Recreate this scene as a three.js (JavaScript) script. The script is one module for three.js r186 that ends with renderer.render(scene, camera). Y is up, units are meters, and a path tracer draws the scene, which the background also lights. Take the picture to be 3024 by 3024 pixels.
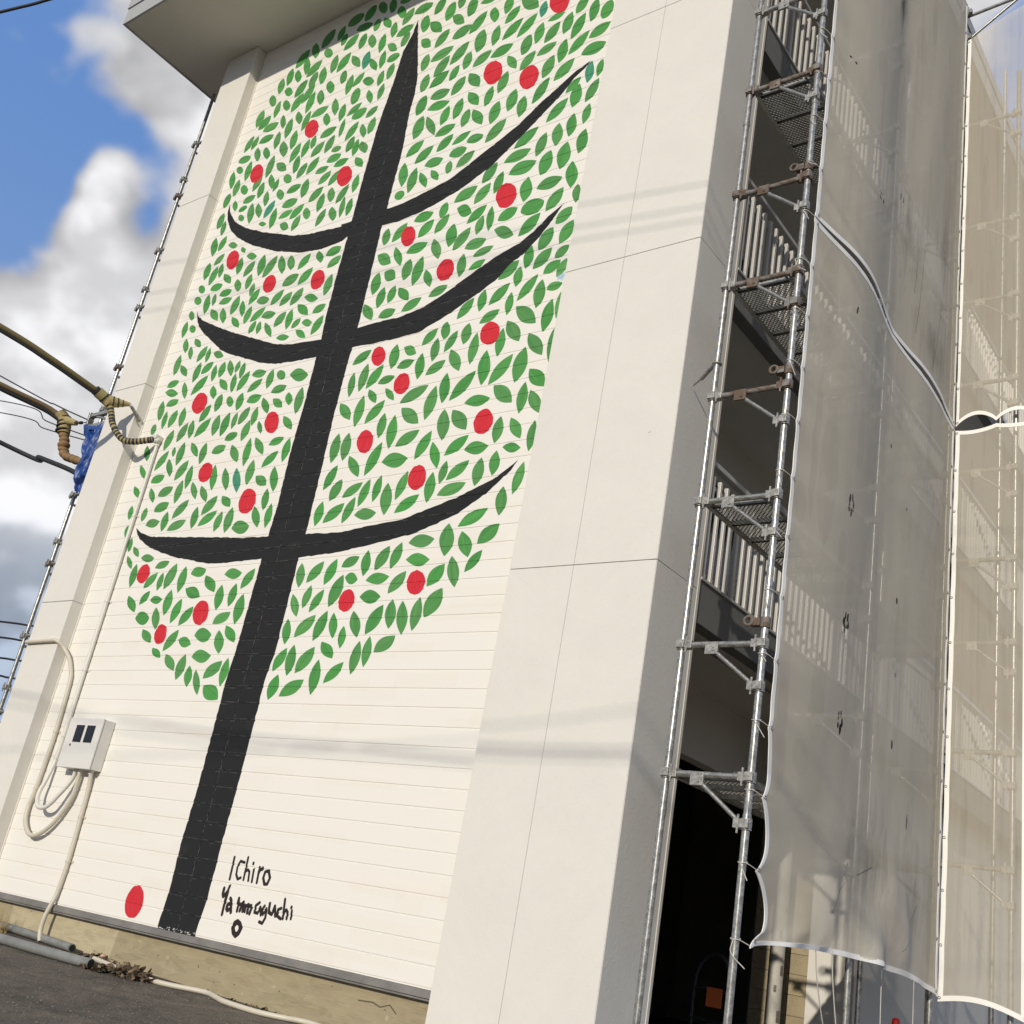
import * as THREE from 'three';
import { mergeGeometries } from 'three/addons/utils/BufferGeometryUtils.js';
import { RoundedBoxGeometry } from 'three/addons/geometries/RoundedBoxGeometry.js';

/* ---------- camera, sky, sun, exposure ---------- */
const scene = new THREE.Scene();
const renderer = new THREE.WebGLRenderer({ antialias: true });
renderer.toneMapping = THREE.LinearToneMapping;
renderer.toneMappingExposure = 1.45;
renderer.shadowMap.enabled = true;

const camera = new THREE.PerspectiveCamera(49.63, 1, 0.05, 900);
{
  // a hand-held camera low in front of the corner, tilted up about 21 degrees and rolled about 10
  const m = new THREE.Matrix4().set(
    0.79474934, 0.08742794, 0.60060789, 4.04,
    0.17356359, 0.91550816, -0.36293319, 0.74,
    -0.58159192, 0.39268457, 0.7124252, 6.5,
    0, 0, 0, 1);
  m.decompose(camera.position, camera.quaternion, camera.scale);
  camera.scale.set(1, 1, 1);
}
scene.add(camera);

const SUN = new THREE.Vector3(0.265, 0.386, 1).normalize();
const sun = new THREE.DirectionalLight(new THREE.Color().setRGB(1.0, 0.925, 0.805), 2.15);
sun.position.copy(SUN).multiplyScalar(60);
sun.castShadow = true;
sun.shadow.mapSize.set(2048, 2048);
Object.assign(sun.shadow.camera, { left: -20, right: 20, top: 20, bottom: -20, near: 1, far: 140 });
scene.add(sun); scene.add(sun.target);

/* ---------- seeded noise ---------- */
let seed = 12345;
const rnd = () => { seed = (seed * 1664525 + 1013904223) >>> 0; return seed / 4294967296; };
const rr = (a, b) => a + (b - a) * rnd();
const hash3 = (x, y, z) => { let h = (x * 374761393 + y * 668265263 + z * 2147483647) | 0; h = Math.imul(h ^ (h >>> 13), 1274126177); return ((h ^ (h >>> 16)) >>> 0) / 4294967296; };
const sm = t => t * t * (3 - 2 * t);
const lerp = (a, b, t) => a + (b - a) * t;
const clamp = (v, a = 0, b = 1) => Math.min(b, Math.max(a, v));
const sstep = (a, b, v) => sm(clamp((v - a) / (b - a)));
function noise3(x, y, z) {
  const xi = Math.floor(x), yi = Math.floor(y), zi = Math.floor(z), u = sm(x - xi), v = sm(y - yi), w = sm(z - zi);
  const c = (a, b, d) => hash3(xi + a, yi + b, zi + d);
  return lerp(lerp(lerp(c(0, 0, 0), c(1, 0, 0), u), lerp(c(0, 1, 0), c(1, 1, 0), u), v), lerp(lerp(c(0, 0, 1), c(1, 0, 1), u), lerp(c(0, 1, 1), c(1, 1, 1), u), v), w);
}
const fbm = (x, y, z, o = 5) => { let s = 0, a = 0.5, n = 0; for (let i = 0; i < o; i++) { s += a * noise3(x, y, z); n += a; x = x * 2.03 + 11.3; y = y * 2.03 + 5.1; z = z * 2.03 + 7.7; a *= 0.5; } return s / n; };

/* ---------- sky: blue air with broken cumulus ---------- */
{
  const w = 2048, h = 1024, data = new Float32Array(w * h * 4);
  // banks of cloud and clear patches: azimuth, elevation, half widths (degrees), strength
  const banks = [[-69.5, 37.4, 8, 2.6, 0.05], [-64.5, 36.8, 3, 1.6, 0.03], [-70.2, 30.2, 3.6, 4.2, -0.34], [-65.6, 33.2, 3.6, 1.5, -0.24], [-63.4, 30.4, 1.5, 2.2, -0.22], [-70, 26, 3, 2, -0.1],
    [-66.3, 31.0, 1.0, 1.5, 0.34], [-66.7, 29.0, 0.9, 1.2, 0.26], [-63.4, 26.6, 2.6, 2.4, 0.30], [-66.4, 22.6, 6, 3.0, 0.32], [-66, 18.0, 9, 4, 0.3], [-64, 11, 12, 5, 0.2]];
  for (let j = 0; j < h; j++) {
    const el = ((j + 0.5) / h - 0.5) * Math.PI, y = Math.sin(el), ce = Math.cos(el), eld = el * 180 / Math.PI;
    for (let i = 0; i < w; i++) {
      const a = ((i + 0.5) / w - 0.5) * 2 * Math.PI, x = Math.cos(a) * ce, z = Math.sin(a) * ce, o = (j * w + i) * 4;
      const t = clamp(y, 0, 1), k = Math.pow(1 - t, 2.2);
      let r = lerp(0.066, 0.26, k), g = lerp(0.162, 0.345, k), b = lerp(0.40, 0.48, k);
      if (y > -0.02) {
        const s = 5.2, warp = fbm(x * 9 + 3, y * 9, z * 9, 3) - 0.5;
        let d = fbm(x * s + warp * 0.9, y * s * 1.6 + 4.2, z * s + warp * 0.9, 6);
        const azd = Math.atan2(x, -z) * 180 / Math.PI;
        for (const [ba, be, wa, we, st] of banks) { const u = (azd - ba) / wa, v = (eld - be) / we; const q = u * u + v * v; if (q < 9) d += st * Math.exp(-q); }
        const hf = fbm(x * 42 + 2, y * 50, z * 42 + 9, 4) - 0.5; d += 0.10 * hf; const cov = sstep(0.41, 0.56, d), thick = sstep(0.50, 0.74, d);
        const lum = fbm(x * 15 + 8, y * 22 + 1, z * 15, 6) + 0.12 * hf;
        const low = 1 - sstep(8, 17, eld + 6 * (lum - 0.5));
        const base = lerp(0.40, 0.61, thick) * lerp(0.76, 1.12, sstep(0.36, 0.60, lum));
        const v = lerp(base, lerp(0.24, 0.42, sstep(0.4, 0.6, lum)), low);
        const cr = v * lerp(0.99, 0.80, low), cg = v * lerp(0.99, 0.95, low), cb = v * lerp(1.02, 1.20, low);
        r = lerp(r, cr, cov); g = lerp(g, cg, cov); b = lerp(b, cb, cov);
      } else { r = 0.16; g = 0.15; b = 0.14; }
      data[o] = r; data[o + 1] = g; data[o + 2] = b; data[o + 3] = 1;
    }
  }
  const tex = new THREE.DataTexture(data, w, h, THREE.RGBAFormat, THREE.FloatType);
  tex.mapping = THREE.EquirectangularReflectionMapping; tex.magFilter = THREE.LinearFilter; tex.minFilter = THREE.LinearFilter; tex.colorSpace = THREE.LinearSRGBColorSpace; tex.needsUpdate = true;
  scene.background = tex; scene.environment = tex;
}

/* ---------- textures ---------- */
function dataTex(n, fn, repeat, srgb) {
  const d = new Uint8Array(n * n * 4);
  for (let j = 0; j < n; j++) for (let i = 0; i < n; i++) { const c = fn(i / n, j / n, i, j), o = (j * n + i) * 4; const q = Array.isArray(c) ? c : [c, c, c]; for (let k = 0; k < 3; k++) d[o + k] = clamp(q[k]) * 255; d[o + 3] = 255; }
  const t = new THREE.DataTexture(d, n, n); t.wrapS = t.wrapT = THREE.RepeatWrapping; t.magFilter = THREE.LinearFilter; t.minFilter = THREE.LinearMipmapLinearFilter; t.generateMipmaps = true;
  if (srgb) t.colorSpace = THREE.SRGBColorSpace;
  t.repeat.set(repeat, repeat); t.needsUpdate = true; return t;
}
// noise that repeats every 1 in u and v
const tile = (u, v, f, o = 4, s = 0) => { const A = u * Math.PI * 2, B = v * Math.PI * 2, k = f / (Math.PI * 2); return fbm(Math.cos(A) * k + 40 + s, Math.sin(A) * k + Math.cos(B) * k + 40, Math.sin(B) * k + 40 + s * 2, o); };
const T = {};
T.stuccoBump = dataTex(512, (u, v) => { const a = fbm(u * 60, v * 60, 1, 2), b = fbm(u * 17, v * 17, 5, 2); return 0.15 + 0.65 * sstep(0.60, 0.80, a) + 0.2 * b; }, 0.8);
T.stuccoTint = dataTex(256, (u, v) => { const a = tile(u, v, 9, 4), b = tile(u, v, 60, 2, 9); const g = 0.965 + 0.03 * (a - 0.5) + 0.015 * (b - 0.5); return [g, g * 0.998, g * 0.99]; }, 0.37, true);
T.metalTint = dataTex(256, (u, v) => { const a = tile(u, v, 22, 4), b = tile(u, v, 70, 2, 4); const g = 0.78 + 0.5 * (a - 0.5) + 0.28 * (b - 0.5); return [g, g, g * 0.985]; }, 3, true);
T.rustTint = dataTex(256, (u, v) => { const a = tile(u, v, 14, 5, 2), b = tile(u, v, 60, 2, 4); const k = sstep(0.36, 0.66, a); const g = 0.60 + 0.2 * (b - 0.5); return [lerp(g, 0.47, k), lerp(g, 0.40, k), lerp(g, 0.34, k)]; }, 1.1, true);
T.asphaltTint = dataTex(1024, (u, v, i, j) => {
  const st = hash3(i >> 2, j >> 2, 3), fine = hash3(i, j, 9), cl = tile(u, v, 30, 3), mid = tile(u, v, 9, 3, 5);
  let g = 0.395 + 0.16 * (cl - 0.5) + 0.2 * (fine - 0.5) + 0.16 * (mid - 0.5); if (st > 0.90) g += 0.16 * (st - 0.9) * 8; if (st < 0.22) g -= 0.13;
  return [g * 1.08, g * 1.0, g * 0.885];
}, 0.5, true);
T.asphaltBump = dataTex(1024, (u, v, i, j) => 0.45 * hash3(i >> 2, j >> 2, 3) + 0.3 * hash3(i >> 1, j >> 1, 7) + 0.25 * tile(u, v, 60, 2), 0.5);
T.blockTint = dataTex(256, (u, v, i, j) => { const a = tile(u, v, 12, 4), b = hash3(i, j, 2); const g = 0.9 + 0.25 * (a - 0.5) + 0.08 * (b - 0.5); return [g, g * 0.99, g * 0.96]; }, 0.9, true);

/* ---------- materials ---------- */
const col = (r, g, b) => new THREE.Color().setRGB(r, g, b);
const std = (c, roughness = 0.8, metalness = 0, extra = {}) => new THREE.MeshStandardMaterial({ color: c, roughness, metalness, ...extra });
const M = {
  cream: std(col(0.755, 0.725, 0.665), 0.75, 0, { map: T.stuccoTint, bumpMap: T.stuccoBump, bumpScale: 0.0005 }),
  creamPlain: std(col(0.68, 0.645, 0.57), 0.7),
  greyWall: std(col(0.735, 0.715, 0.665), 0.85, 0, { map: T.stuccoTint, bumpMap: T.stuccoBump, bumpScale: 0.0008 }),
  trimLight: std(col(0.70, 0.67, 0.61), 0.8, 0, { map: T.stuccoTint }),
  
  fascia: std(col(0.40, 0.41, 0.41), 0.6, 0, { map: T.stuccoTint }),
  beam: std(col(0.17, 0.17, 0.165), 0.7, 0, { map: T.stuccoTint }),
  
  slat: std(col(0.62, 0.60, 0.56), 0.4, 0.25),
  rail: std(col(0.52, 0.51, 0.49), 0.4, 0.3),
  flashing: std(col(0.27, 0.26, 0.255), 0.6, 0.15, { map: T.blockTint }),
  galv: std(col(0.66, 0.645, 0.60), 0.33, 0.7, { map: T.metalTint }),
  galvDull: std(col(0.60, 0.585, 0.545), 0.5, 0.6, { map: T.metalTint }),
  rust: std(col(0.72, 0.68, 0.63), 0.75, 0.25, { map: T.rustTint }),
  black: std(col(0.012, 0.012, 0.013), 0.55),
  rubber: std(col(0.02, 0.02, 0.022), 0.7),
  pipeCream: std(col(0.58, 0.53, 0.42), 0.45),
  pipeWhite: std(col(0.68, 0.655, 0.58), 0.4),
  pipeGrey: std(col(0.25, 0.26, 0.26), 0.55, 0, { map: T.blockTint }),
  boxPaint: std(col(0.69, 0.67, 0.62), 0.45),
  glassDark: std(col(0.006, 0.006, 0.008), 0.12),
  hose: std(col(0.17, 0.13, 0.05), 0.55),
  wrap: std(col(0.36, 0.29, 0.13), 0.8),
  wrapBrown: std(col(0.24, 0.145, 0.065), 0.8),
  tarp: std(col(0.007, 0.05, 0.23), 0.45),
  hem: std(col(0.88, 0.86, 0.80), 0.85),
  cord: std(col(0.52, 0.50, 0.44), 0.9),
  block: std(col(0.42, 0.35, 0.235), 0.9, 0, { map: T.blockTint, bumpMap: T.stuccoBump, bumpScale: 0.002 }),  // darkened tan: the shade on the cross wall is put into this colour
  whiteCol: std(col(0.55, 0.53, 0.49), 0.6, 0, { map: T.blockTint }),
  red: std(col(0.55, 0.02, 0.015), 0.5),
  orange: std(col(0.75, 0.16, 0.04), 0.6),
  deadLeaf: std(col(0.155, 0.115, 0.075), 0.85, 0, { side: THREE.DoubleSide, vertexColors: true }),
  dryGrass: std(col(0.42, 0.30, 0.10), 0.8, 0, { side: THREE.DoubleSide }),
};

/* ---------- geometry helpers ---------- */
const V = (x, y, z) => new THREE.Vector3(x, y, z);
function plain(g) {          // positions, normals, uv only, without an index, so that pieces can be merged
  const q = g.index ? g.toNonIndexed() : g;
  for (const k of Object.keys(q.attributes)) if (!['position', 'normal', 'uv'].includes(k)) q.deleteAttribute(k);
  return q;
}
function metric(g) {         // uv in metres from the direction that each face points
  const q = plain(g), p = q.attributes.position, n = q.attributes.normal, uv = new Float32Array(p.count * 2);
  for (let i = 0; i < p.count; i += 3) {
    const nx = Math.abs(n.getX(i) + n.getX(i + 1) + n.getX(i + 2)), ny = Math.abs(n.getY(i) + n.getY(i + 1) + n.getY(i + 2)), nz = Math.abs(n.getZ(i) + n.getZ(i + 1) + n.getZ(i + 2));
    for (let k = i; k < i + 3; k++) { const x = p.getX(k), y = p.getY(k), z = p.getZ(k); const c = nx >= ny && nx >= nz ? [z, y] : ny >= nz ? [x, z] : [x, y]; uv[k * 2] = c[0]; uv[k * 2 + 1] = c[1]; }
  }
  q.setAttribute('uv', new THREE.BufferAttribute(uv, 2)); return q;
}
const box = (x0, x1, y0, y1, z0, z1) => metric(new THREE.BoxGeometry(x1 - x0, y1 - y0, z1 - z0).translate((x0 + x1) / 2, (y0 + y1) / 2, (z0 + z1) / 2));
const rbox = (x0, x1, y0, y1, z0, z1, r = 0.004) => metric(new RoundedBoxGeometry(x1 - x0, y1 - y0, z1 - z0, 1, r).translate((x0 + x1) / 2, (y0 + y1) / 2, (z0 + z1) / 2));
function bar(a, b, r, seg = 12, r2 = r) {   // a round bar from a to b
  const d = b.clone().sub(a), l = d.length(), g = new THREE.CylinderGeometry(r2, r, l, seg, 1);
  const uv = g.attributes.uv; for (let i = 0; i < uv.count; i++) uv.setXY(i, uv.getX(i) * 2 * Math.PI * r, uv.getY(i) * l);
  g.applyQuaternion(new THREE.Quaternion().setFromUnitVectors(V(0, 1, 0), d.normalize())); const m = a.clone().add(b).multiplyScalar(0.5); g.translate(m.x, m.y, m.z); return plain(g);
}
function tube(pts, r, n = 40, seg = 10, tension = 0.5) {
  const c = new THREE.CatmullRomCurve3(pts.map(p => Array.isArray(p) ? V(...p) : p), false, 'catmullrom', tension);
  c.arcLengthDivisions = 600; const g = new THREE.TubeGeometry(c, n, r, seg, false), L = c.getLength(), uv = g.attributes.uv;
  for (let i = 0; i < uv.count; i++) uv.setXY(i, uv.getX(i) * L, uv.getY(i) * 2 * Math.PI * r);
  const out = [plain(g)];
  for (const [t, s] of [[0, -1], [1, 1]]) { const p = c.getPoint(t), q = c.getTangent(t).multiplyScalar(s); out.push(plain(new THREE.CircleGeometry(r, seg).applyQuaternion(new THREE.Quaternion().setFromUnitVectors(V(0, 0, 1), q)).translate(p.x, p.y, p.z))); }
  return mergeGeometries(out);
}
const names = {};
const numbered = n => { const k = names[n] = (names[n] ?? -1) + 1; return k ? `${n}_${String(k).padStart(3, '0')}` : n; };
const join = gs => gs.length === 1 ? gs[0] : mergeGeometries(gs.map(plain));
function obj(name, geos, material, parent = scene) {
  const m = new THREE.Mesh(join(Array.isArray(geos) ? geos : [geos]), material);
  m.name = parent === scene ? numbered(name) : name; m.castShadow = m.receiveShadow = true; parent.add(m); return m;
}
function mesh(name, geometry, material, parent) { const m = new THREE.Mesh(geometry, material); m.name = name; m.castShadow = m.receiveShadow = true; parent.add(m); return m; }
function tag(o, label, category, group) { o.userData.label = label; o.userData.category = category; if (group) o.userData.group = group; return o; }
function thing(name, label, category, pos = [0, 0, 0], group) { const o = new THREE.Group(); o.name = numbered(name); o.position.set(...pos); scene.add(o); return tag(o, label, category, group); }
const part = (name, parent) => { const o = new THREE.Group(); o.name = name; parent.add(o); return o; };
const ground = (x, z) => -0.005 - 0.017 * (clamp(x, -12, 6) + 4.5) - 0.03 * clamp(z + 0.2, 0, 10);
// painted marks on the gable siding, millimetres on the wall: leaf = two tips and half its width as a vector
const LEAVES = [
[-6175,11629,-6360,11370,-79,73],[-6523,11543,-6430,11225,-87,42],[-6202,11307,-6144,11113,-100,47],[-6619,11470,-6821,11213,-78,70],[-6602,11321,-6536,10984,-76,41],[-6263,11137,-6505,10925,-69,66],
[-5957,11092,-5980,10771,-72,49],[-6878,11253,-6887,10936,-75,48],[-6738,11159,-6664,10906,-80,38],[-6156,10969,-6131,10650,-81,48],[-6280,10937,-6374,10699,-69,54],[-7029,11138,-7022,10846,-76,46],
[-6456,10875,-6634,10630,-72,62],[-5946,10642,-5863,10394,-87,36],[-6914,10864,-6702,10748,11,-79],[-6079,10546,-6016,10266,-79,38],[-7158,10892,-7074,10652,-86,36],[-6451,10646,-6610,10372,-73,59],
[-6260,10733,-6430,10444,-67,55],[-6206,10577,-6273,10220,-69,47],[-6932,10703,-6955,10403,-61,39],[-6795,10658,-6716,10443,-86,34],[-5723,10265,-5633,9945,-71,30],[-5817,10179,-6134,10100,-55,64],
[-7256,10671,-7305,10375,-81,53],[-7040,10487,-7236,10309,-69,60],[-6757,10393,-6675,10124,-62,26],[-6440,10329,-6329,10067,-73,24],[-6532,10253,-6555,9913,-75,46],[-6173,10240,-6243,9919,-60,41],
[-5815,10058,-5742,9823,-74,30],[-6813,10289,-7116,10235,-63,72],[-5534,9739,-5805,9650,-57,64],[-6837,10090,-7118,10044,-59,67],[-6720,10105,-6714,9794,-68,38],[-7288,10238,-7405,9980,-57,41],
[-7171,10189,-7257,9975,-52,37],[-6352,9989,-6350,9658,-73,42],[-6569,9886,-6457,9582,-90,32],[-5906,9738,-5921,9519,-54,33],[-5687,9565,-5879,9371,-59,52],[-6007,9718,-6074,9429,-62,41],
[-5520,9604,-5621,9344,-62,45],[-6173,9722,-6292,9426,-66,47],[-7112,9974,-7026,9708,-72,28],[-6921,9914,-6817,9670,-76,25],[-5321,9346,-5492,9331,-37,50],[-7212,9861,-7458,9837,-61,71],
[-6670,9694,-6710,9328,-71,42],[-6570,9522,-6309,9320,-33,-46],[-6126,9500,-6135,9205,-67,38],[-5702,9331,-5864,9100,-61,48],[-5281,9224,-5523,9174,-53,65],[-7407,9757,-7327,9606,-77,19],
[-7157,9768,-7164,9427,-70,39],[-5911,9308,-6041,9100,-59,45],[-5460,9099,-5686,9054,-43,52],[-7497,9708,-7439,9389,-71,33],[-6811,9447,-6912,9176,-66,44],[-6614,9367,-6499,9090,-65,20],
[-6259,9247,-6194,9079,-90,29],[-5383,9005,-5560,8844,-52,46],[-5194,8960,-5365,8770,-52,44],[-6409,9228,-6460,9030,-48,30],[-7299,9509,-7317,9226,-70,39],[-5905,8973,-6159,8912,-52,58],
[-5795,9023,-5819,8731,-75,42],[-7151,9368,-7073,9182,-86,27],[-6716,9273,-6744,9016,-66,38],[-6327,9034,-6229,8833,-76,18],[-5448,8789,-5653,8617,-58,51],[-5272,8718,-5230,8485,-70,29],
[-7407,9312,-7461,9090,-70,42],[-6821,9096,-7041,9033,-56,57],[-6576,9087,-6533,8825,-60,27],[-5888,8744,-6161,8696,-60,70],[-5396,8680,-5427,8397,-64,36],[-7240,9144,-7166,8945,-58,19],
[-6932,8963,-7080,8910,-44,43],[-6349,8871,-6483,8624,-61,42],[-5727,8622,-5934,8448,-57,48],[-6826,8977,-6764,8629,-74,32],[-6697,8931,-6582,8662,-69,19],[-5657,8540,-5587,8342,-73,22],
[-5920,8595,-6162,8522,-44,47],[-6273,8731,-6281,8403,-66,34],[-5273,8408,-5380,8173,-54,37],[-5166,8401,-5079,8167,-72,20],[-7000,8844,-6951,8723,-68,21],[-7403,8995,-7448,8739,-70,39],
[-6550,8563,-6383,8513,15,-40],[-6099,8424,-5897,8311,-8,-54],[-5738,8460,-5826,8239,-58,37],[-7309,8839,-7310,8601,-56,28],[-7399,8599,-7358,8291,-78,33],[-7167,8560,-7260,8338,-58,36],
[-7070,8386,-6860,8328,22,-52],[-6751,8270,-6652,8152,-39,-3],[-6592,8088,-6367,8026,22,-56],[-7089,8264,-7247,8116,-50,37],[-6671,8091,-6676,7833,-68,32],[-6213,8010,-6219,7690,-76,36],
[-6375,7963,-6526,7756,-59,40],[-5948,7925,-6125,7641,-68,45],[-5867,7903,-5755,7603,-73,19],[-5675,7851,-5606,7620,-73,23],[-5314,7782,-5479,7591,-55,41],[-5178,7777,-5083,7585,-62,10],
[-4793,7731,-5022,7666,-53,60],[-4750,7599,-4944,7475,-49,46],[-7352,8193,-7360,7921,-73,34],[-7144,8083,-7222,7808,-66,36],[-7059,8107,-7046,7876,-54,24],[-6951,7918,-6756,7723,-54,-13],
[-6364,7766,-6390,7542,-61,30],[-6627,7756,-6535,7547,-71,16],[-5435,7526,-5679,7415,-65,62],[-5200,7557,-5395,7357,-59,45],[-4821,7367,-4862,7083,-64,33],[-6918,7756,-7146,7715,-56,58],
[-7377,7852,-7315,7711,-77,19],[-6680,7613,-6905,7577,-53,57],[-6253,7609,-6261,7409,-49,23],[-6102,7491,-6238,7285,-57,37],[-5627,7358,-5799,7179,-55,40],[-5269,7296,-5425,7082,-61,42],
[-5454,7286,-5622,7121,-54,40],[-7140,7661,-7112,7353,-70,28],[-6999,7634,-6988,7446,-45,19],[-7380,7679,-7319,7540,-84,20],[-6616,7482,-6867,7446,-46,50],[-6475,7481,-6544,7211,-69,36],
[-5855,7286,-6089,7292,-43,63],[-5205,7149,-4949,7068,13,-57],[-6377,7386,-6296,7129,-59,17],[-5287,7073,-5049,6874,-43,-30],[-4784,6959,-4980,6884,-44,45],[-7416,7475,-7344,7314,-60,14],
[-6994,7404,-6781,7188,-59,-12],[-6748,7367,-6641,7114,-67,15],[-6161,7255,-6216,7012,-59,30],[-5877,7181,-6107,7013,-51,40],[-5654,7044,-5908,7041,-41,58],[-5462,7019,-5612,6836,-58,40],
[-5361,7031,-5372,6750,-61,27],[-5161,6860,-5278,6746,-42,31],[-4934,6751,-5119,6786,-21,51],[-4771,6813,-4903,6580,-58,36],[-6496,7175,-6294,6980,-47,-14],[-7432,7326,-7432,7074,-59,24],
[-7291,7238,-7234,7109,-71,15],[-5985,7010,-6062,6844,-49,28],[-5895,6982,-5898,6804,-47,20],[-5802,6945,-5609,6704,-47,-5],[-5272,6640,-5506,6666,-23,44],[-5195,6712,-4979,6562,-25,-30],
[-5437,11704,-5587,11494,-74,71],[-5319,11702,-5250,11472,-95,46],[-5092,11652,-5084,11393,-75,51],[-5649,11661,-5917,11556,-73,87],[-4760,11505,-4967,11507,-36,58],[-4917,11441,-4836,11186,-86,38],
[-4654,11285,-4797,11051,-61,58],[-4319,11201,-4626,11160,-55,81],[-4111,11200,-4242,10964,-64,62],[-3928,11031,-4004,10753,-77,66],[-3794,11101,-3823,10862,-64,50],[-3570,10934,-3635,10648,-77,65],
[-3211,10772,-3481,10775,-32,58],[-3224,10602,-3181,10353,-76,40],[-2986,10674,-3031,10397,-66,54],[-2839,10575,-2537,10271,-40,-81],[-2447,10323,-2471,10085,-54,41],[-1856,10117,-1980,9908,-53,58],
[-1716,10010,-1758,9688,-60,48],[-1520,9878,-1614,9669,-67,68],[-5973,11598,-6051,11356,-60,49],[-5401,11377,-5707,11383,-52,79],[-5288,11399,-5324,11198,-64,50],[-5195,11371,-5018,11116,-60,-6],
[-4941,11186,-4931,10909,-65,43],[-4576,10972,-4856,10890,-55,72],[-4363,11021,-4367,10739,-82,56],[-4279,10867,-4031,10598,-46,-44],[-3909,10792,-3672,10570,-27,-58],[-3333,10600,-3548,10336,-58,62],
[-2822,10434,-3003,10239,-51,58],[-3536,10485,-3814,10384,-55,76],[-2533,10191,-2770,9930,-51,58],[-2737,10211,-2990,9991,-51,61],[-2131,10012,-2360,9977,-26,45],[-1844,9863,-1984,9557,-56,56],
[-2031,9964,-2101,9676,-62,53],[-2418,9997,-2473,9713,-63,51],[-2177,9897,-2346,9663,-54,59],[-1492,9575,-1739,9456,-45,67],[-5882,11417,-5936,11228,-60,47],[-5626,11300,-5857,11108,-64,66],
[-5475,11237,-5537,10996,-69,54],[-5350,11159,-5270,10895,-83,38],[-5087,11060,-5104,10735,-66,46],[-4618,10868,-4711,10667,-57,51],[-4980,10830,-4767,10635,-26,-43],[-4362,10624,-4160,10422,-36,-46],
[-3899,10587,-4085,10369,-59,61],[-3311,10308,-3348,9974,-89,65],[-3085,10269,-3117,9965,-63,47],[-2561,9886,-2637,9626,-71,61],[-2797,9866,-3107,9791,-48,73],[-2167,9608,-2413,9513,-38,57],
[-1749,9575,-1974,9336,-47,55],[-2040,9592,-2080,9272,-65,48],[-1499,9307,-1798,9263,-44,82],[-3512,10221,-3746,9957,-61,64],[-3753,10259,-4094,10152,-53,72],[-5686,11012,-5868,10742,-71,63],
[-4700,10554,-4900,10509,-50,67],[-5307,10865,-5333,10565,-75,52],[-4993,10741,-5001,10433,-58,38],[-5638,10931,-5417,10645,-58,-11],[-5246,10716,-5059,10435,-55,-1],[-4159,10311,-4202,10058,-68,51],
[-3441,10036,-3491,9783,-65,50],[-3114,9917,-3356,9759,-51,62],[-2444,9608,-2617,9400,-52,57],[-2844,9709,-2672,9452,-49,-14],[-2166,9424,-2264,9142,-66,57],[-1877,9255,-2101,9039,-53,62],
[-3781,10127,-3971,9867,-64,62],[-4753,10431,-4809,10189,-59,45],[-1636,9118,-1649,8828,-54,35],[-1500,9087,-1534,8861,-41,31],[-5684,10706,-5693,10484,-70,45],[-5506,10566,-5531,10231,-68,45],
[-5283,10515,-5441,10323,-49,45],[-4917,10383,-4948,10135,-57,39],[-5273,10354,-5039,10257,25,-81],[-4066,9966,-4119,9703,-67,49],[-3726,9877,-3994,9718,-57,67],[-3581,9892,-3685,9695,-52,47],
[-3429,9666,-3595,9447,-60,59],[-3382,9685,-3176,9409,-62,-24],[-2784,9470,-2865,9183,-64,51],[-2163,9124,-2336,8828,-54,52],[-1740,8953,-1905,8795,-37,43],[-1503,8836,-1628,8571,-50,46],
[-1740,8861,-1781,8564,-70,49],[-4838,10145,-4874,9890,-52,36],[-5306,10262,-5351,10012,-84,59],[-5102,10148,-4993,9890,-59,17],[-3637,9559,-3930,9530,-50,78],[-2960,9332,-3019,9061,-58,43],
[-3322,9388,-3121,9125,-55,-23],[-2605,9146,-2660,8855,-71,51],[-2456,8994,-2481,8708,-67,44],[-4006,9617,-4098,9354,-77,60],[-3589,9373,-3933,9368,-42,71],[-3392,9338,-3461,9052,-66,49],
[-2814,9065,-2879,8772,-72,53],[-1854,8725,-2088,8489,-50,56],[-1559,8537,-1601,8294,-47,34],[-5494,10089,-5506,9798,-64,39],[-5162,9977,-5388,9837,-44,46],[-5037,9839,-5274,9752,-60,70],
[-4836,9793,-5009,9669,-46,47],[-3579,9301,-3646,9037,-62,46],[-3246,9125,-3299,8882,-62,45],[-3187,9090,-2997,8810,-61,-14],[-1734,8478,-1753,8186,-62,39],[-3970,9305,-4037,8986,-83,58],
[-3906,9268,-3709,8928,-60,1],[-3404,8976,-3696,8899,-46,64],[-4831,9623,-4877,9367,-62,42],[-5036,9593,-4943,9343,-59,19],[-5119,9665,-5288,9415,-57,48],[-5406,9816,-5424,9519,-44,27],
[-2652,8767,-2888,8519,-59,60],[-2174,8476,-2453,8282,-49,58],[-1904,8420,-1901,8123,-68,37],[-2050,8355,-2129,8071,-59,44],[-1550,8215,-1589,7920,-65,42],[-2935,8650,-3168,8633,-38,64],
[-3142,8780,-3385,8670,-37,46],[-3401,8834,-3605,8652,-53,54],[-3852,8918,-4091,8746,-55,57],[-5122,9435,-5200,9209,-59,43],[-5029,9361,-5055,9104,-59,37],[-4958,9295,-4832,9078,-72,7],
[-3674,8774,-3917,8594,-54,56],[-3143,8552,-3384,8518,-47,72],[-1749,8129,-1784,7795,-80,50],[-2212,8207,-2548,8140,-43,69],[-3014,8470,-3237,8313,-50,55],[-3469,8524,-3739,8504,-43,68],
[-3340,8443,-3353,8269,-51,30],[-4079,8675,-4030,8314,-76,34],[-2638,8181,-2796,7957,-57,52],[-1941,8089,-2020,7803,-76,55],[-2107,8019,-2449,7954,-51,83],[-4990,9068,-4815,8864,-50,-17],
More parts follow.
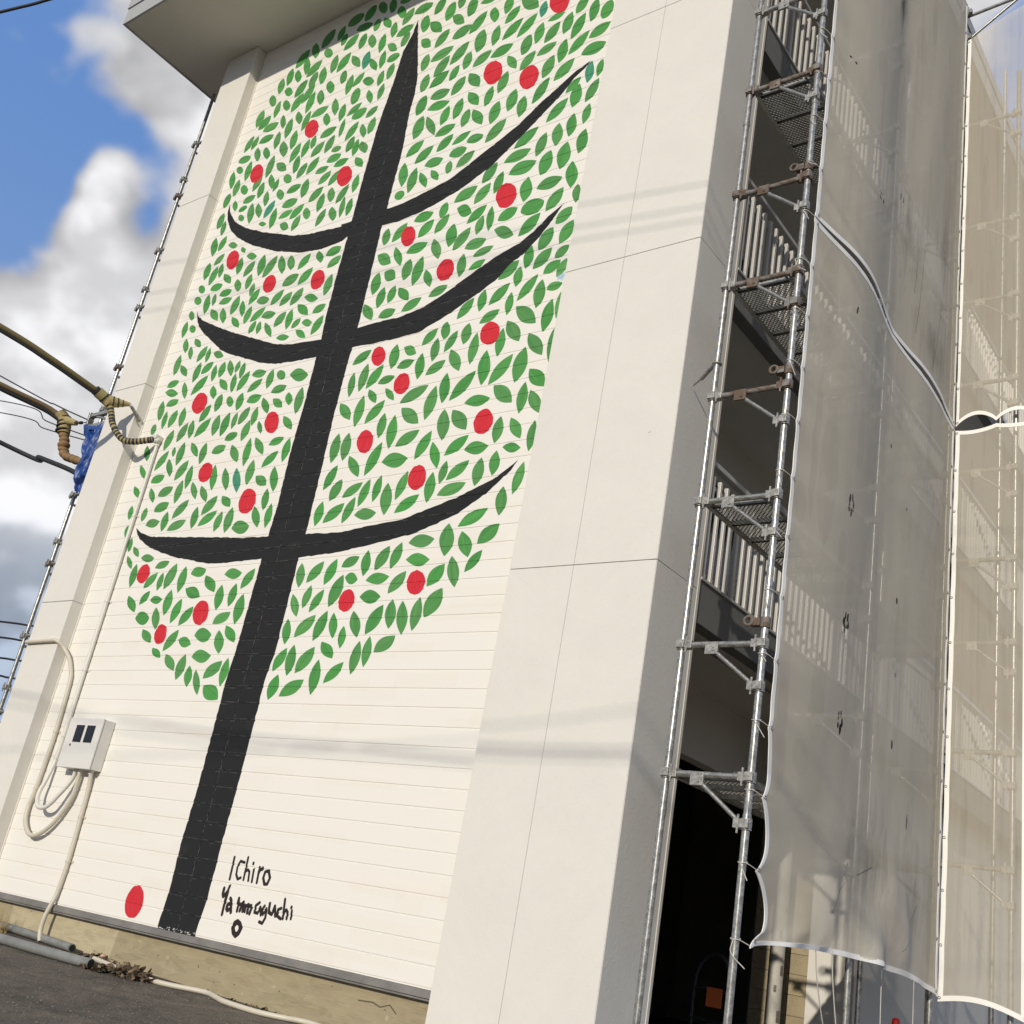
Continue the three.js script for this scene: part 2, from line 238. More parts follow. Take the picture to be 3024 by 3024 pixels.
[-5120,9101,-5361,9051,-46,57],[-3860,8533,-3902,8188,-69,41],[-3782,8438,-3631,8179,-51,0],[-3616,8411,-3467,8225,-40,-15],[-1639,7852,-1602,7512,-73,30],[-2528,8030,-2595,7762,-55,37],
[-2168,7838,-2168,7524,-77,39],[-1729,7691,-2034,7642,-41,72],[-4843,8771,-4864,8504,-57,33],[-4967,8670,-5124,8426,-52,40],[-3967,8233,-4090,8175,-53,59],[-2849,7952,-3139,7824,-54,67],
[-2669,7931,-2843,7709,-56,51],[-1519,7537,-1508,7311,-52,24],[-1690,7556,-1858,7316,-57,53],[-4840,8430,-4863,8169,-53,30],[-4984,8497,-4974,8178,-47,23],[-1902,7461,-2173,7398,-59,93],
[-3241,7861,-3290,7670,-59,39],[-3074,7729,-2845,7603,-6,-73],[-2654,7650,-2885,7475,-47,50],[-2576,7608,-2559,7288,-50,22],[-2229,7483,-2458,7387,-49,65],[-1536,7278,-1700,7124,-52,55],
[-3412,7787,-3686,7743,-45,66],[-3169,7695,-3325,7478,-53,44],[-2675,7522,-2714,7290,-53,31],[-1916,7323,-2143,7105,-55,56],[-3381,7686,-3561,7500,-57,51],[-3781,7760,-3955,7548,-56,47],
[-4064,7766,-4072,7541,-63,32],[-2480,7287,-2205,7144,-5,-68],[-1491,7112,-1610,6872,-61,49],[-2812,7417,-2999,7175,-56,48],[-3061,7534,-3069,7239,-77,38],[-2562,7204,-2831,7151,-44,66],
[-1721,7095,-1851,6869,-64,53],[-3388,7390,-3686,7331,-46,63],[-3308,7412,-3176,7121,-66,7],[-2440,7084,-2695,7017,-31,44],[-3872,7467,-3726,7184,-56,4],[-1488,6828,-1633,6719,-38,43],
[-1940,6948,-1969,6685,-59,31],[-1688,6854,-1873,6654,-53,51],[-4132,7430,-3884,7260,-28,-59],[-3589,7237,-3622,6973,-73,38],[-3411,7227,-3468,6868,-71,38],[-2822,7094,-2820,6807,-61,27],
[-2507,6941,-2712,6863,-31,40],[-2065,6812,-2284,6639,-53,55],[-1555,6678,-1735,6569,-41,49],[-1484,6679,-1566,6486,-44,32],[-3947,7163,-3754,7035,-28,-61],[-3322,7034,-3203,6787,-55,3],
[-2031,6730,-2044,6499,-54,26],[-4032,7185,-4048,6892,-73,35],[-1488,6412,-1659,6374,-29,47],[-1793,6584,-1993,6328,-45,39],[-2952,6752,-3188,6662,-41,49],[-3663,6895,-3473,6692,-49,-24],
[-3885,6957,-3925,6701,-63,32],[-3721,6938,-3774,6727,-56,31],[-2123,6568,-2340,6365,-47,45],[-1726,6508,-1743,6192,-65,30],[-2425,6569,-2446,6316,-55,26],[-2076,6453,-2082,6193,-47,20],
[-1483,6311,-1481,6019,-35,14],[-3283,6685,-3537,6568,-45,49],[-4139,6802,-3961,6562,-64,-10],[-3629,6621,-3866,6572,-43,57],[-2546,6501,-2718,6292,-50,41],[-1566,6255,-1611,5908,-63,31],
[-1988,6269,-1709,6026,-44,-52],[-2183,6285,-2408,6174,-39,46],[-1482,5926,-1479,5568,-41,15],[-2947,6241,-3118,6080,-46,39],[-2839,6294,-2831,6086,-62,23],[-2538,6211,-2557,5973,-62,27],
[-2057,6129,-1866,5864,-62,-21],[-1770,5932,-1565,5658,-58,-23],[-2088,6059,-2096,5745,-56,22],[-2668,6156,-2792,5933,-46,31],[-2408,6079,-2419,5723,-58,23],[-7330,7047,-7252,6819,-60,16],
[-7135,7006,-6965,6844,-47,-11],[-7170,6904,-7101,6696,-51,13],[-6819,6839,-6942,6627,-57,32],[-6743,6798,-6749,6585,-47,19],[-6649,6705,-6420,6610,-3,-46],[-7333,6817,-7344,6516,-66,26],
[-7257,6651,-7060,6452,-53,-9],[-6839,6612,-6894,6335,-62,28],[-6592,6571,-6769,6429,-58,40],[-6511,6514,-6502,6277,-53,19],[-6351,6524,-6381,6310,-63,27],[-6263,6531,-6149,6288,-59,9],
[-6061,6484,-6089,6319,-43,19],[-5954,6440,-5970,6222,-50,20],[-6608,6392,-6846,6153,-63,40],[-5813,6298,-5956,6051,-60,34],[-5504,6233,-5752,6222,-41,56],[-5389,6245,-5410,5989,-60,24],
[-5248,6200,-5193,6069,-78,12],[-5068,6106,-4750,6047,30,-83],[-6071,6316,-6051,6051,-54,18],[-6351,6292,-6141,6099,-49,-16],[-5534,6147,-5751,6003,-49,38],[-7194,6422,-7407,6361,-52,46],
[-7410,6292,-7120,6224,18,-55],[-7062,6378,-6945,6121,-56,10],[-6444,6219,-6360,6022,-64,11],[-5068,5973,-5313,5927,-44,50],[-6214,6067,-6253,5835,-68,28],[-6056,6010,-5986,5856,-67,10],
[-5824,6016,-5849,5788,-66,26],[-5467,5920,-5704,5871,-51,56],[-5423,5884,-5267,5655,-57,-1],[-5244,5838,-5042,5699,-33,-31],[-4999,5877,-4936,5705,-61,10],[-4790,5908,-4790,5574,-68,24],
[-7065,6134,-7292,6080,-52,47],[-7389,6172,-7352,5885,-69,21],[-6369,5954,-6503,5735,-60,32],[-7232,6004,-7226,5755,-52,17],[-7021,5987,-7104,5756,-66,30],[-6881,6002,-6867,5727,-65,21],
[-5615,5800,-5744,5592,-58,32],[-5477,5777,-5489,5536,-56,21],[-6288,5764,-6505,5539,-63,38],[-6145,5783,-6161,5508,-71,26],[-5956,5783,-6014,5480,-69,28],[-5815,5764,-5840,5549,-45,17],
[-5544,5621,-5596,5361,-63,26],[-5381,5585,-5284,5412,-39,2],[-4976,5582,-4777,5386,-47,-16],[-7395,5848,-7404,5704,-57,20],[-6962,5711,-7042,5440,-65,27],[-6717,5768,-6831,5523,-63,30],
[-6626,5789,-6603,5537,-60,18],[-5700,5484,-5904,5420,-49,46],[-7416,5562,-7323,5337,-62,10],[-6521,5480,-6327,5266,-52,-7],[-6657,5504,-6691,5199,-67,24],[-6831,5465,-6808,5328,-38,10],
[-6227,5439,-6243,5161,-64,22],[-5848,5346,-6071,5277,-54,50],[-5739,5342,-5559,5101,-65,-4],[-5436,5386,-5427,5031,-62,19],[-5353,5379,-5144,5138,-55,-10],[-4867,5311,-5090,5245,-42,43],
[-4766,5294,-4788,5003,-60,21],[-6927,5430,-7100,5181,-58,29],[-6872,5314,-6744,5063,-60,6],[-6471,5246,-6632,5001,-66,33],[-4901,5156,-5108,4981,-51,35],[-6366,5170,-6368,4867,-61,18],
[-5933,5122,-5870,4795,-64,14],[-5737,5059,-5606,4766,-63,6],[-5531,5033,-5409,4720,-68,9],[-5273,5100,-5281,4793,-67,21],[-7431,5304,-7225,5081,-48,-5],[-5158,4889,-4945,4755,-39,-38],
[-4889,4974,-4799,4664,-65,11],[-6856,5099,-7093,5031,-60,51],[-6464,4993,-6491,4698,-65,21],[-7407,5021,-7236,4841,-51,-6],[-6613,4925,-6859,4829,-62,48],[-7051,4958,-6916,4752,-55,2],
[-6266,4948,-6114,4714,-53,0],[-6077,4878,-5904,4660,-55,-5],[-4902,4716,-4882,4462,-57,14],[-5725,4720,-5921,4504,-64,35],[-5641,4707,-5453,4557,-50,-23],[-7318,4759,-7300,4572,-54,13],
[-6596,4726,-6842,4634,-64,50],[-6230,4726,-6446,4509,-61,33],[-6025,4619,-6030,4352,-64,18],[-7006,4705,-7026,4525,-53,16],[-5653,4537,-5925,4372,-54,37],[-6565,4612,-6572,4363,-65,18],
[-5561,4518,-5609,4279,-58,20],[-5398,4551,-5421,4253,-70,21],[-5039,4528,-4895,4269,-61,0],[-4769,4535,-4771,4252,-56,15],[-5033,4301,-5316,4295,-47,77],[-6668,4501,-6922,4471,-48,52],
[-6170,4474,-6472,4366,-54,44],[-7278,4507,-7251,4338,-42,9],[-7111,4338,-7096,4150,-45,10],[-7019,4217,-6860,4076,-42,-10],[-6802,4059,-6545,4042,24,-48],[-7083,4106,-6924,3935,-43,-5],
[-6239,3986,-6472,3918,-45,38],[-6846,3994,-6843,3708,-65,15],[-6395,3865,-6576,3685,-57,28],[-6088,3952,-6194,3656,-76,26],[-5908,3910,-5921,3603,-69,17],[-5541,3847,-5787,3810,-49,56],
[-4934,3776,-5213,3773,-32,57],[-4744,3812,-4890,3599,-57,27],[-6290,3859,-6309,3645,-51,13],[-5520,3781,-5299,3584,-64,-21],[-5201,3662,-5190,3383,-69,14],[-4972,3664,-5007,3414,-61,17],
[-6431,3653,-6557,3495,-52,22],[-6162,3544,-6380,3537,-30,45],[-6043,3649,-6050,3354,-73,16],[-5804,3647,-5520,3545,-23,-55],[-6811,3613,-6602,3409,-63,-12],[-5815,3539,-5894,3263,-67,20],
[-5577,3441,-5741,3234,-61,27],[-6224,3456,-6125,3199,-68,5],[-4820,3547,-4832,3222,-74,17],[-4942,3357,-5179,3237,-56,41],[-6549,3336,-6293,3338,45,-76],[-6348,3210,-6139,3055,-56,-21],
[-5709,3191,-5877,2958,-62,25],[-5144,3125,-5419,3121,-38,74],[-4952,3216,-4755,3034,-59,-19],[-5043,3169,-4946,2920,-73,2],[-5670,3079,-5435,3028,-4,-52],[-6075,2999,-5889,2888,-38,-23],
[-5060,2903,-5368,2896,-33,65],[-5809,2929,-5594,2749,-58,-19],[-5476,2925,-5516,2652,-70,16],[-4859,2850,-5085,2668,-66,36],[-4778,2882,-4789,2589,-61,11],[-5349,2804,-5311,2582,-62,7],
[-5239,2762,-5101,2501,-52,-2],[-5047,2600,-4765,2462,-57,-54],[-4006,5231,-4017,4895,-69,23],[-3905,4861,-4029,4598,-57,28],[-3787,4692,-3898,4466,-64,31],[-3987,4475,-4015,4207,-62,20],
[-3668,4424,-3911,4231,-57,41],[-4057,3826,-4016,3569,-60,9],[-3748,3824,-3925,3613,-56,31],[-3573,3839,-3672,3578,-61,24],[-3436,3671,-3537,3354,-72,26],[-3842,3587,-3889,3354,-51,15],
[-3651,3537,-3784,3311,-50,22],[-4074,3509,-3941,3273,-53,-4],[-3679,3285,-3903,3071,-61,35],[-3530,3320,-3635,3029,-64,23],[-3441,3299,-3381,3047,-54,4],[-4047,3258,-4007,3001,-59,7],
[-3511,3021,-3318,2861,-51,-27],[-3958,2969,-4084,2742,-58,23],[-3867,2999,-3870,2697,-65,12],[-3584,2975,-3767,2722,-68,31],[-3488,2854,-3488,2521,-67,11],[-3161,2827,-3360,2632,-50,28],
[-3986,2713,-4041,2469,-68,17],[-3620,2664,-3903,2504,-58,44],[-3838,6177,-4077,6038,-47,44],[-3472,6169,-3479,5876,-69,28],[-3364,6106,-3170,5995,-17,-46],[-3177,5925,-3398,5873,-37,49],
[-3082,5987,-3072,5682,-63,22],[-2745,5841,-2972,5711,-43,44],[-2914,6124,-2926,5856,-57,24],[-2706,5951,-2538,5678,-62,-9],[-2236,5849,-2219,5464,-74,25],[-1906,5741,-2133,5453,-56,44],
[-1773,5789,-1825,5421,-76,35],[-1678,5540,-1472,5322,-55,-38],[-3836,6013,-3875,5684,-61,26],[-3601,5957,-3780,5702,-58,39],[-4018,5942,-4002,5642,-51,17],[-3397,5785,-3621,5735,-33,43],
[-3723,5688,-3581,5506,-46,-10],[-3489,5661,-3327,5493,-33,-15],[-2895,5595,-3236,5448,-48,53],[-2683,5686,-2667,5350,-66,21],[-2320,5643,-2583,5364,-56,45],[-2791,5566,-2845,5199,-69,30],
[-2073,5310,-2381,5306,-26,59],[-2064,5440,-1807,5219,-48,-47],[-1694,5410,-1703,5087,-58,21],[-1620,5313,-1476,5060,-57,-11],[-4107,5593,-3898,5366,-56,-19],[-3780,5630,-3806,5268,-65,25],
[-3454,5521,-3668,5287,-56,40],[-3195,5387,-2917,5176,-45,-45],[-3409,5369,-3419,5087,-59,21],[-2613,5284,-2562,4943,-76,17],[-2508,5256,-2289,5016,-63,-31],[-1899,5095,-1917,4824,-59,21],
[-1782,5061,-1631,4832,-52,-14],[-1503,4994,-1514,4691,-50,16],[-3259,5325,-3243,4948,-68,20],[-2880,5104,-3158,4961,-49,49],[-3857,5215,-3855,4900,-70,22],[-2717,5071,-2861,4785,-58,33],
[-2239,4958,-2493,4777,-48,44],[-1980,4811,-2262,4806,-28,65],[-2674,4948,-2546,4655,-58,0],[-1606,4739,-1813,4774,-8,48],[-3347,5039,-3488,4690,-64,32],[-2952,4816,-3289,4812,-38,79],
[-1870,4749,-1869,4503,-58,17],[-3770,4945,-3567,4689,-57,-13],[-2440,4722,-2476,4492,-47,18],[-2169,4693,-2405,4519,-45,40],[-2029,4701,-2048,4421,-63,21],[-1538,4598,-1601,4293,-49,20],
[-3482,4625,-3726,4482,-44,38],[-3388,4650,-3471,4361,-54,23],[-3247,4672,-3286,4394,-52,18],[-2907,4677,-2990,4382,-54,23],[-3134,4579,-3090,4239,-74,15],[-2582,4627,-2584,4314,-63,18],
[-2155,4471,-2473,4376,-40,53],[-1714,4384,-1705,4107,-60,14],[-2693,4413,-2965,4249,-48,43],[-3535,4475,-3640,4204,-55,24],[-3200,4276,-3491,4277,-27,59],[-1840,4192,-2144,4042,-43,46],
[-2252,4085,-2229,3771,-82,16],[-1679,4031,-1883,3864,-56,47],[-2387,3948,-2692,3930,-28,61],[-2082,3995,-1957,3743,-69,-8],[-2772,3945,-2851,3692,-56,22],[-2918,3920,-3044,3688,-61,30],
[-3180,3897,-3175,3639,-59,13],[-3281,3841,-3491,3749,-42,41],[-2391,3752,-2679,3768,-18,60],[-1811,3802,-1963,3608,-43,27],[-2141,3768,-2038,3475,-63,-1],[-3410,3644,-3233,3608,2,-55],
[-2837,3620,-3127,3594,-29,53],[-2644,3660,-2809,3454,-54,31],[-2205,3702,-2360,3499,-62,37],[-2889,3430,-3155,3438,-21,63],[-2173,3478,-2318,3216,-76,37],[-3188,3307,-3073,3051,-63,-3],
[-2831,3352,-2976,3077,-68,30],[-2733,3398,-2705,3123,-64,9],[-2605,3379,-2536,3064,-64,5],[-2406,3405,-2423,3097,-61,14],[-3267,3167,-3253,2951,-47,7],[-3019,3021,-3042,2711,-59,12],
[-2906,3063,-2906,2778,-53,9],[-2603,3061,-2819,2913,-55,43]];
const APPLES = [
[-6013,10020,-6064,9759,-141,94],[-6922,9623,-6973,9349,-140,86],[-6862,8247,-6866,7962,-135,64],[-5923,7632,-5959,7393,-124,63],[-5028,7469,-5076,7224,-122,65],[-2980,9692,-3042,9391,-139,106],
[-2409,9379,-2509,9111,-126,109],[-2222,10374,-2280,10071,-142,120],[-5077,8967,-5121,8690,-138,85],[-2388,7829,-2449,7547,-137,89],[-3709,7688,-3724,7437,-115,59],[-3004,7075,-3067,6832,-118,70],
[-2214,6151,-2280,5920,-117,67],[-6582,6141,-6639,5878,-146,62],[-5164,5667,-5133,5394,-127,37],[-6057,5158,-6097,4924,-124,45],[-5165,4739,-5203,4455,-142,48],[-6644,3974,-6675,3752,-117,33],
[-5426,3497,-5426,3235,-132,28],[-6004,3257,-6006,3037,-107,21],[-3295,3516,-3334,3304,-102,30],[-3707,6186,-3714,5962,-107,43],[-3249,5784,-3297,5561,-109,52],[-3595,5206,-3594,4953,-118,38],
[-2072,5191,-2128,4948,-112,52],[-2757,4714,-2787,4465,-114,40],[-2489,3655,-2507,3434,-112,29],[-5165,697,-5157,408,-135,4]];
const TREE = [
[-4522,11018],[-4559,10784],[-4644,10567],[-4665,10129],[-4734,9425],[-4743,8698],[-4735,8064],[-4903,8069],[-4893,8036],[-5453,8092],[-5791,8169],[-6355,8379],
[-6806,8579],[-7089,8759],[-7273,8969],[-7342,9110],[-7333,9002],[-7281,8858],[-7132,8646],[-6914,8460],[-6531,8230],[-6015,8003],[-5519,7846],[-5138,7791],
[-4819,7811],[-4732,7852],[-4735,7321],[-4723,6738],[-4696,6479],[-4939,6503],[-5222,6528],[-5482,6586],[-5767,6693],[-6064,6808],[-6452,6965],[-6740,7091],
[-7088,7257],[-7229,7354],[-7284,7445],[-7250,7346],[-7141,7179],[-6925,7004],[-6755,6888],[-6513,6714],[-6270,6605],[-5932,6478],[-5642,6370],[-5376,6304],
[-5072,6275],[-4700,6262],[-4684,5626],[-4694,5083],[-4667,4495],[-4681,4154],[-5153,4177],[-5763,4234],[-6312,4278],[-6720,4313],[-6954,4380],[-7088,4455],
[-7049,4399],[-6950,4303],[-6686,4175],[-6417,4092],[-6129,4020],[-5859,3972],[-5534,3914],[-5239,3901],[-4905,3909],[-4689,3914],[-4687,3500],[-4691,3042],
[-4721,2630],[-4708,2130],[-4702,1631],[-4721,1147],[-4703,713],[-4729,394],[-4717,303],[-4174,319],[-4191,396],[-4154,701],[-4157,1166],[-4148,1649],
[-4145,2133],[-4154,2633],[-4111,2945],[-4120,3511],[-4129,3886],[-3619,3905],[-3544,3909],[-3318,3937],[-2989,3974],[-2674,4018],[-2438,4084],[-2191,4164],
[-2033,4258],[-1893,4336],[-1763,4448],[-1666,4530],[-1606,4624],[-1692,4563],[-1811,4488],[-1954,4428],[-2233,4330],[-2526,4256],[-2849,4176],[-3268,4148],
[-3610,4113],[-4116,4133],[-4134,4811],[-4158,5416],[-4161,5959],[-4150,6267],[-3789,6250],[-3464,6245],[-3201,6251],[-2986,6327],[-2778,6413],[-2537,6529],
[-2321,6639],[-2163,6801],[-2010,6882],[-1855,7043],[-1758,7178],[-1647,7350],[-1813,7246],[-1953,7112],[-2124,7016],[-2388,6934],[-2629,6821],[-2935,6668],
[-3212,6556],[-3538,6504],[-3869,6514],[-4147,6505],[-4159,7036],[-4172,7429],[-4188,7841],[-3917,7824],[-3638,7845],[-3352,7907],[-3056,7996],[-2714,8157],
[-2498,8333],[-2305,8491],[-2135,8645],[-1947,8812],[-1825,8970],[-1710,9050],[-1654,9123],[-1820,9061],[-2014,8932],[-2230,8786],[-2444,8613],[-2672,8488],
[-2970,8338],[-3274,8184],[-3609,8117],[-3933,8066],[-4179,8066],[-4180,8886],[-4227,9443],[-4223,9758],[-4262,10043]];
const STROKES = [
[13,[[-3940,1068],[-3931,885]]],[12,[[-3792,1038],[-3849,1044],[-3870,998],[-3862,932],[-3829,896],[-3795,911]]],[12,[[-3763,1083],[-3753,900]]],
[12,[[-3758,958],[-3732,985],[-3703,971],[-3690,899]]],[12,[[-3654,994],[-3642,894]]],[13,[[-3679,1045],[-3678,1038]]],
[13,[[-3588,1019],[-3578,894]]],[13,[[-3585,966],[-3572,996],[-3547,1019],[-3550,1004]]],[14,[[-3466,1001],[-3505,992],[-3512,940],[-3480,893],[-3446,897],[-3430,949],[-3466,1001]]],
[17,[[-3971,803],[-3969,759],[-3957,740],[-3939,754],[-3917,782]]],[14,[[-3917,782],[-3905,832]]],[18,[[-3913,783],[-3917,690]]],
[15,[[-3917,690],[-3914,596]]],[16,[[-3858,734],[-3839,717],[-3829,683],[-3809,626]]],[17,[[-3838,694],[-3875,681],[-3875,649],[-3859,635],[-3826,652]]],
[14,[[-3751,707],[-3749,747],[-3741,717],[-3735,644]]],[15,[[-3736,703],[-3699,702],[-3701,651]]],[15,[[-3699,702],[-3680,724],[-3674,696],[-3665,652]]],
[14,[[-3671,702],[-3647,699],[-3638,653]]],[15,[[-3645,694],[-3612,712],[-3603,646]]],[15,[[-3606,699],[-3578,708],[-3566,687],[-3573,644]]],
[13,[[-3481,744],[-3519,715],[-3516,662],[-3475,660],[-3459,711],[-3431,650]]],[13,[[-3411,725],[-3436,686],[-3408,659],[-3382,707],[-3369,638],[-3390,591],[-3432,597]]],[14,[[-3355,752],[-3346,683],[-3302,672],[-3288,739],[-3256,664]]],
[13,[[-3207,732],[-3241,717],[-3236,669],[-3186,652]]],[13,[[-3187,805],[-3162,656]]],[13,[[-3169,698],[-3145,727],[-3122,711],[-3117,662]]],
[12,[[-3077,727],[-3068,668]]],[13,[[-3091,755],[-3091,749]]],[22,[[-3695,564],[-3723,549],[-3733,511],[-3712,477],[-3677,458],[-3650,480],[-3636,518],[-3659,549],[-3695,564]]]];

/* ---------- ground ---------- */
{
  const xs = [-400, -150, -60, -25, ...Array.from({ length: 46 }, (_, i) => -12 + i * 0.4), 12, 25, 60, 150, 400], zs = [-400, -150, -60, -25, -12, -6, -3, ...Array.from({ length: 40 }, (_, i) => -1 + i * 0.28), 12, 25, 60, 150, 400];
  const p = [], uv = [], c = [], idx = [];
  for (const z of zs) for (const x of xs) {
    p.push(x, ground(x, z), z); uv.push(x, z);
    const n = 0.82 + 0.5 * (fbm(x * 0.9, 3, z * 0.9, 4) - 0.5) + 0.25 * (noise3(x * 3.1, 1, z * 3.1) - 0.5); c.push(n * 1.02, n, n * 0.97);
  }
  const w = xs.length; for (let j = 0; j < zs.length - 1; j++) for (let i = 0; i < w - 1; i++) { const a = j * w + i; idx.push(a, a + w, a + 1, a + 1, a + w, a + w + 1); }
  const g = new THREE.BufferGeometry(); g.setAttribute('position', new THREE.Float32BufferAttribute(p, 3)); g.setAttribute('uv', new THREE.Float32BufferAttribute(uv, 2)); g.setAttribute('color', new THREE.Float32BufferAttribute(c, 3)); g.setIndex(idx); g.computeVertexNormals();
  const m = new THREE.Mesh(g, std(col(1, 1, 1), 0.92, 0, { map: T.asphaltTint, bumpMap: T.asphaltBump, bumpScale: 0.014, vertexColors: true })); m.name = 'asphalt_ground'; m.receiveShadow = m.castShadow = true; m.userData = { kind: 'structure', label: 'worn dark asphalt paving in front of the gable wall' }; scene.add(m);
}

/* ---------- the painted mural as three sheets of paint colour for the siding boards ---------- */
const WX0 = -7.72, WW = 6.4, PITCH = 0.1584, ROW0 = 0.3676, RPC = 25, SPAN = RPC * PITCH, PXM = 2048 / WW;
const muralMats = [];
for (let s = 0; s < 3; s++) {
  const y0 = ROW0 + s * SPAN, H = Math.round(SPAN * PXM), cv = document.createElement('canvas'); cv.width = 2048; cv.height = H;
  const c = cv.getContext('2d'), X = mm => (mm / 1000 - WX0) * PXM, Y = mm => H - (mm / 1000 - y0) * PXM;
  seed = 777;
  c.fillStyle = 'rgb(236,232,222)'; c.fillRect(0, 0, 2048, H);
  // roller patches of slightly different white
  seed = 100 + s; for (let i = 0; i < 260; i++) { const k = rnd(); c.fillStyle = k < 0.5 ? 'rgba(240,235,226,0.10)' : 'rgba(220,212,194,0.10)'; c.fillRect(rr(-100, 2048), rr(-40, H), rr(80, 420), rr(14, 46)); }
  const inView = (a, b) => Math.max(a, b) > y0 * 1000 - 500 && Math.min(a, b) < (y0 + SPAN) * 1000 + 500;
  seed = 4242;
  LEAVES.forEach(([x1, yy1, x2, yy2, hx, hy], i) => {
    const jr = rnd(), jg = rnd(), jt = rnd(), sd = seed; if (!inView(yy1, yy2)) { return; }
    let R = 82 + 16 * (jr - 0.5), G = 147 + 12 * (jg - 0.5), B = 76 + 12 * (jr - 0.5);
    if (jt > 0.985) { R = 66; G = 142; B = 112; }
    const L = Math.hypot(x2 - x1, yy2 - yy1), W2 = 2 * Math.hypot(hx, hy), blunt = clamp((W2 / L - 0.55) / 0.35);
    const px1 = X(x1), py1 = Y(yy1), px2 = X(x2), py2 = Y(yy2), ux = hx / 1000 * PXM, uy = -hy / 1000 * PXM, dx = px2 - px1, dy = py2 - py1;
    const path = () => {
      c.beginPath(); c.moveTo(px1, py1);
      for (const sg of [1, -1]) {
        const a = sg > 0 ? [px1, py1, dx, dy] : [px2, py2, -dx, -dy], e1 = lerp(0.36, 0.05, blunt) + 0.06 * (jg - 0.5), e2 = lerp(0.66, 0.92, blunt) + 0.06 * (jr - 0.5), k = lerp(1.42, 1.3, blunt);
        c.bezierCurveTo(a[0] + a[2] * e1 + ux * k * sg, a[1] + a[3] * e1 + uy * k * sg, a[0] + a[2] * e2 + ux * k * sg, a[1] + a[3] * e2 + uy * k * sg, a[0] + a[2], a[1] + a[3]);
      }
      c.closePath();
    };
    c.fillStyle = `rgb(${R | 0},${G | 0},${B | 0})`; path(); c.fill();
    c.save(); path(); c.clip(); seed = (i * 7919 + 13) >>> 0; rnd();
    for (let q = 0; q < 6; q++) { const f = rnd(), d = rnd() < 0.5; c.strokeStyle = d ? `rgba(44,108,50,${0.06 + 0.12 * rnd()})` : `rgba(130,190,116,${0.05 + 0.10 * rnd()})`; c.lineWidth = rr(2, 9); c.beginPath(); const o = rr(-1, 1); c.moveTo(px1 + ux * o, py1 + uy * o); c.lineTo(px1 + dx * (0.4 + 0.6 * f) + ux * o, py1 + dy * (0.4 + 0.6 * f) + uy * o); c.stroke(); }
    c.strokeStyle = 'rgba(40,100,46,0.22)'; c.lineWidth = 2.2; path(); c.stroke(); c.restore(); seed = sd;
  });
  // trunk and branches
  c.fillStyle = 'rgb(27,28,29)'; c.beginPath(); seed = 99;
  TREE.forEach(([x, y], i) => {
    const [nx, ny] = TREE[(i + 1) % TREE.length], n = Math.max(1, Math.round(Math.hypot(nx - x, ny - y) / 45));
    for (let q = 0; q < n; q++) { const f = q / n, w = q ? 5 : 0; const qx = X(lerp(x, nx, f) + rr(-w, w)), qy = Y(lerp(y, ny, f) + rr(-w, w)); if (i + q) c.lineTo(qx, qy); else c.moveTo(qx, qy); }
  });
  c.closePath(); c.fill(); c.save(); c.clip(); seed = 500 + s;
  for (let i = 0; i < 700; i++) { const x = rr(-7400, -1400), y = rr(y0 * 1000, (y0 + SPAN) * 1000); c.fillStyle = rnd() < 0.5 ? `rgba(74,74,72,${rr(0.03, 0.13)})` : `rgba(20,21,24,${rr(0.05, 0.2)})`; c.beginPath(); c.ellipse(X(x), Y(y), rr(4, 34), rr(3, 18), 0, 0, 7); c.fill(); }
  for (let i = 0; i < 900; i++) { c.fillStyle = `rgba(190,188,180,${rr(0.1, 0.5)})`; c.fillRect(X(rr(-7400, -1400)), Y(rr(y0 * 1000, (y0 + SPAN) * 1000)), rr(0.6, 1.6), rr(0.6, 1.6)); }
  for (let y = y0 * 1000; y < (y0 + SPAN) * 1000; y += rr(6, 40)) { c.fillStyle = `rgba(150,150,144,${rr(0.2, 0.7)})`; c.fillRect(X(-4450 + (rnd() < 0.5 ? -7 : 3)), Y(y), rr(1, 2.2), rr(2, 16)); }
  for (let k = 1; k < RPC; k++) for (let x = -7300; x < -1400; x += rr(20, 70)) { if (rnd() < 0.12) continue; c.fillStyle = `rgba(112,112,108,${rr(0.3, 0.65)})`; c.fillRect(X(x), Y((y0 + k * PITCH) * 1000 + (rnd() < 0.75 ? 18 : -3)), rr(8, 28), rr(1.2, 2.4)); }
  c.restore();
  // apples
  APPLES.forEach(([x1, yy1, x2, yy2, hx, hy], i) => {
    if (!inView(yy1, yy2)) return;
    const cx = X((x1 + x2) / 2), cy = Y((yy1 + yy2) / 2), ax = (X(x2) - X(x1)) / 2, ay = (Y(yy2) - Y(yy1)) / 2, ux = hx / 1000 * PXM, uy = -hy / 1000 * PXM; seed = i * 331 + 5; rnd();
    const w = Array.from({ length: 26 }, () => rr(0.96, 1.035));
    const path = () => { c.beginPath(); for (let q = 0; q < 26; q++) { const a = q / 26 * Math.PI * 2, k = w[q]; const px = cx + (ax * Math.cos(a) + ux * Math.sin(a)) * k, py = cy + (ay * Math.cos(a) + uy * Math.sin(a)) * k; if (q) c.lineTo(px, py); else c.moveTo(px, py); } c.closePath(); };
    c.fillStyle = 'rgb(208,42,54)'; path(); c.fill(); c.save(); path(); c.clip();
    for (let q = 0; q < 16; q++) { c.strokeStyle = rnd() < 0.5 ? `rgba(226,70,82,${rr(0.1, 0.35)})` : `rgba(178,26,38,${rr(0.1, 0.3)})`; c.lineWidth = rr(2, 8); c.beginPath(); const ox = rr(-1, 1), oy = rr(-1, 0.6); c.moveTo(cx + ux * ox + ax * oy, cy + uy * ox + ay * oy); c.lineTo(cx + ux * (ox + rr(-0.3, 0.3)) + ax * (oy + 0.6), cy + uy * (ox + 0.1) + ay * (oy + 0.6)); c.stroke(); }
    c.restore();
  });
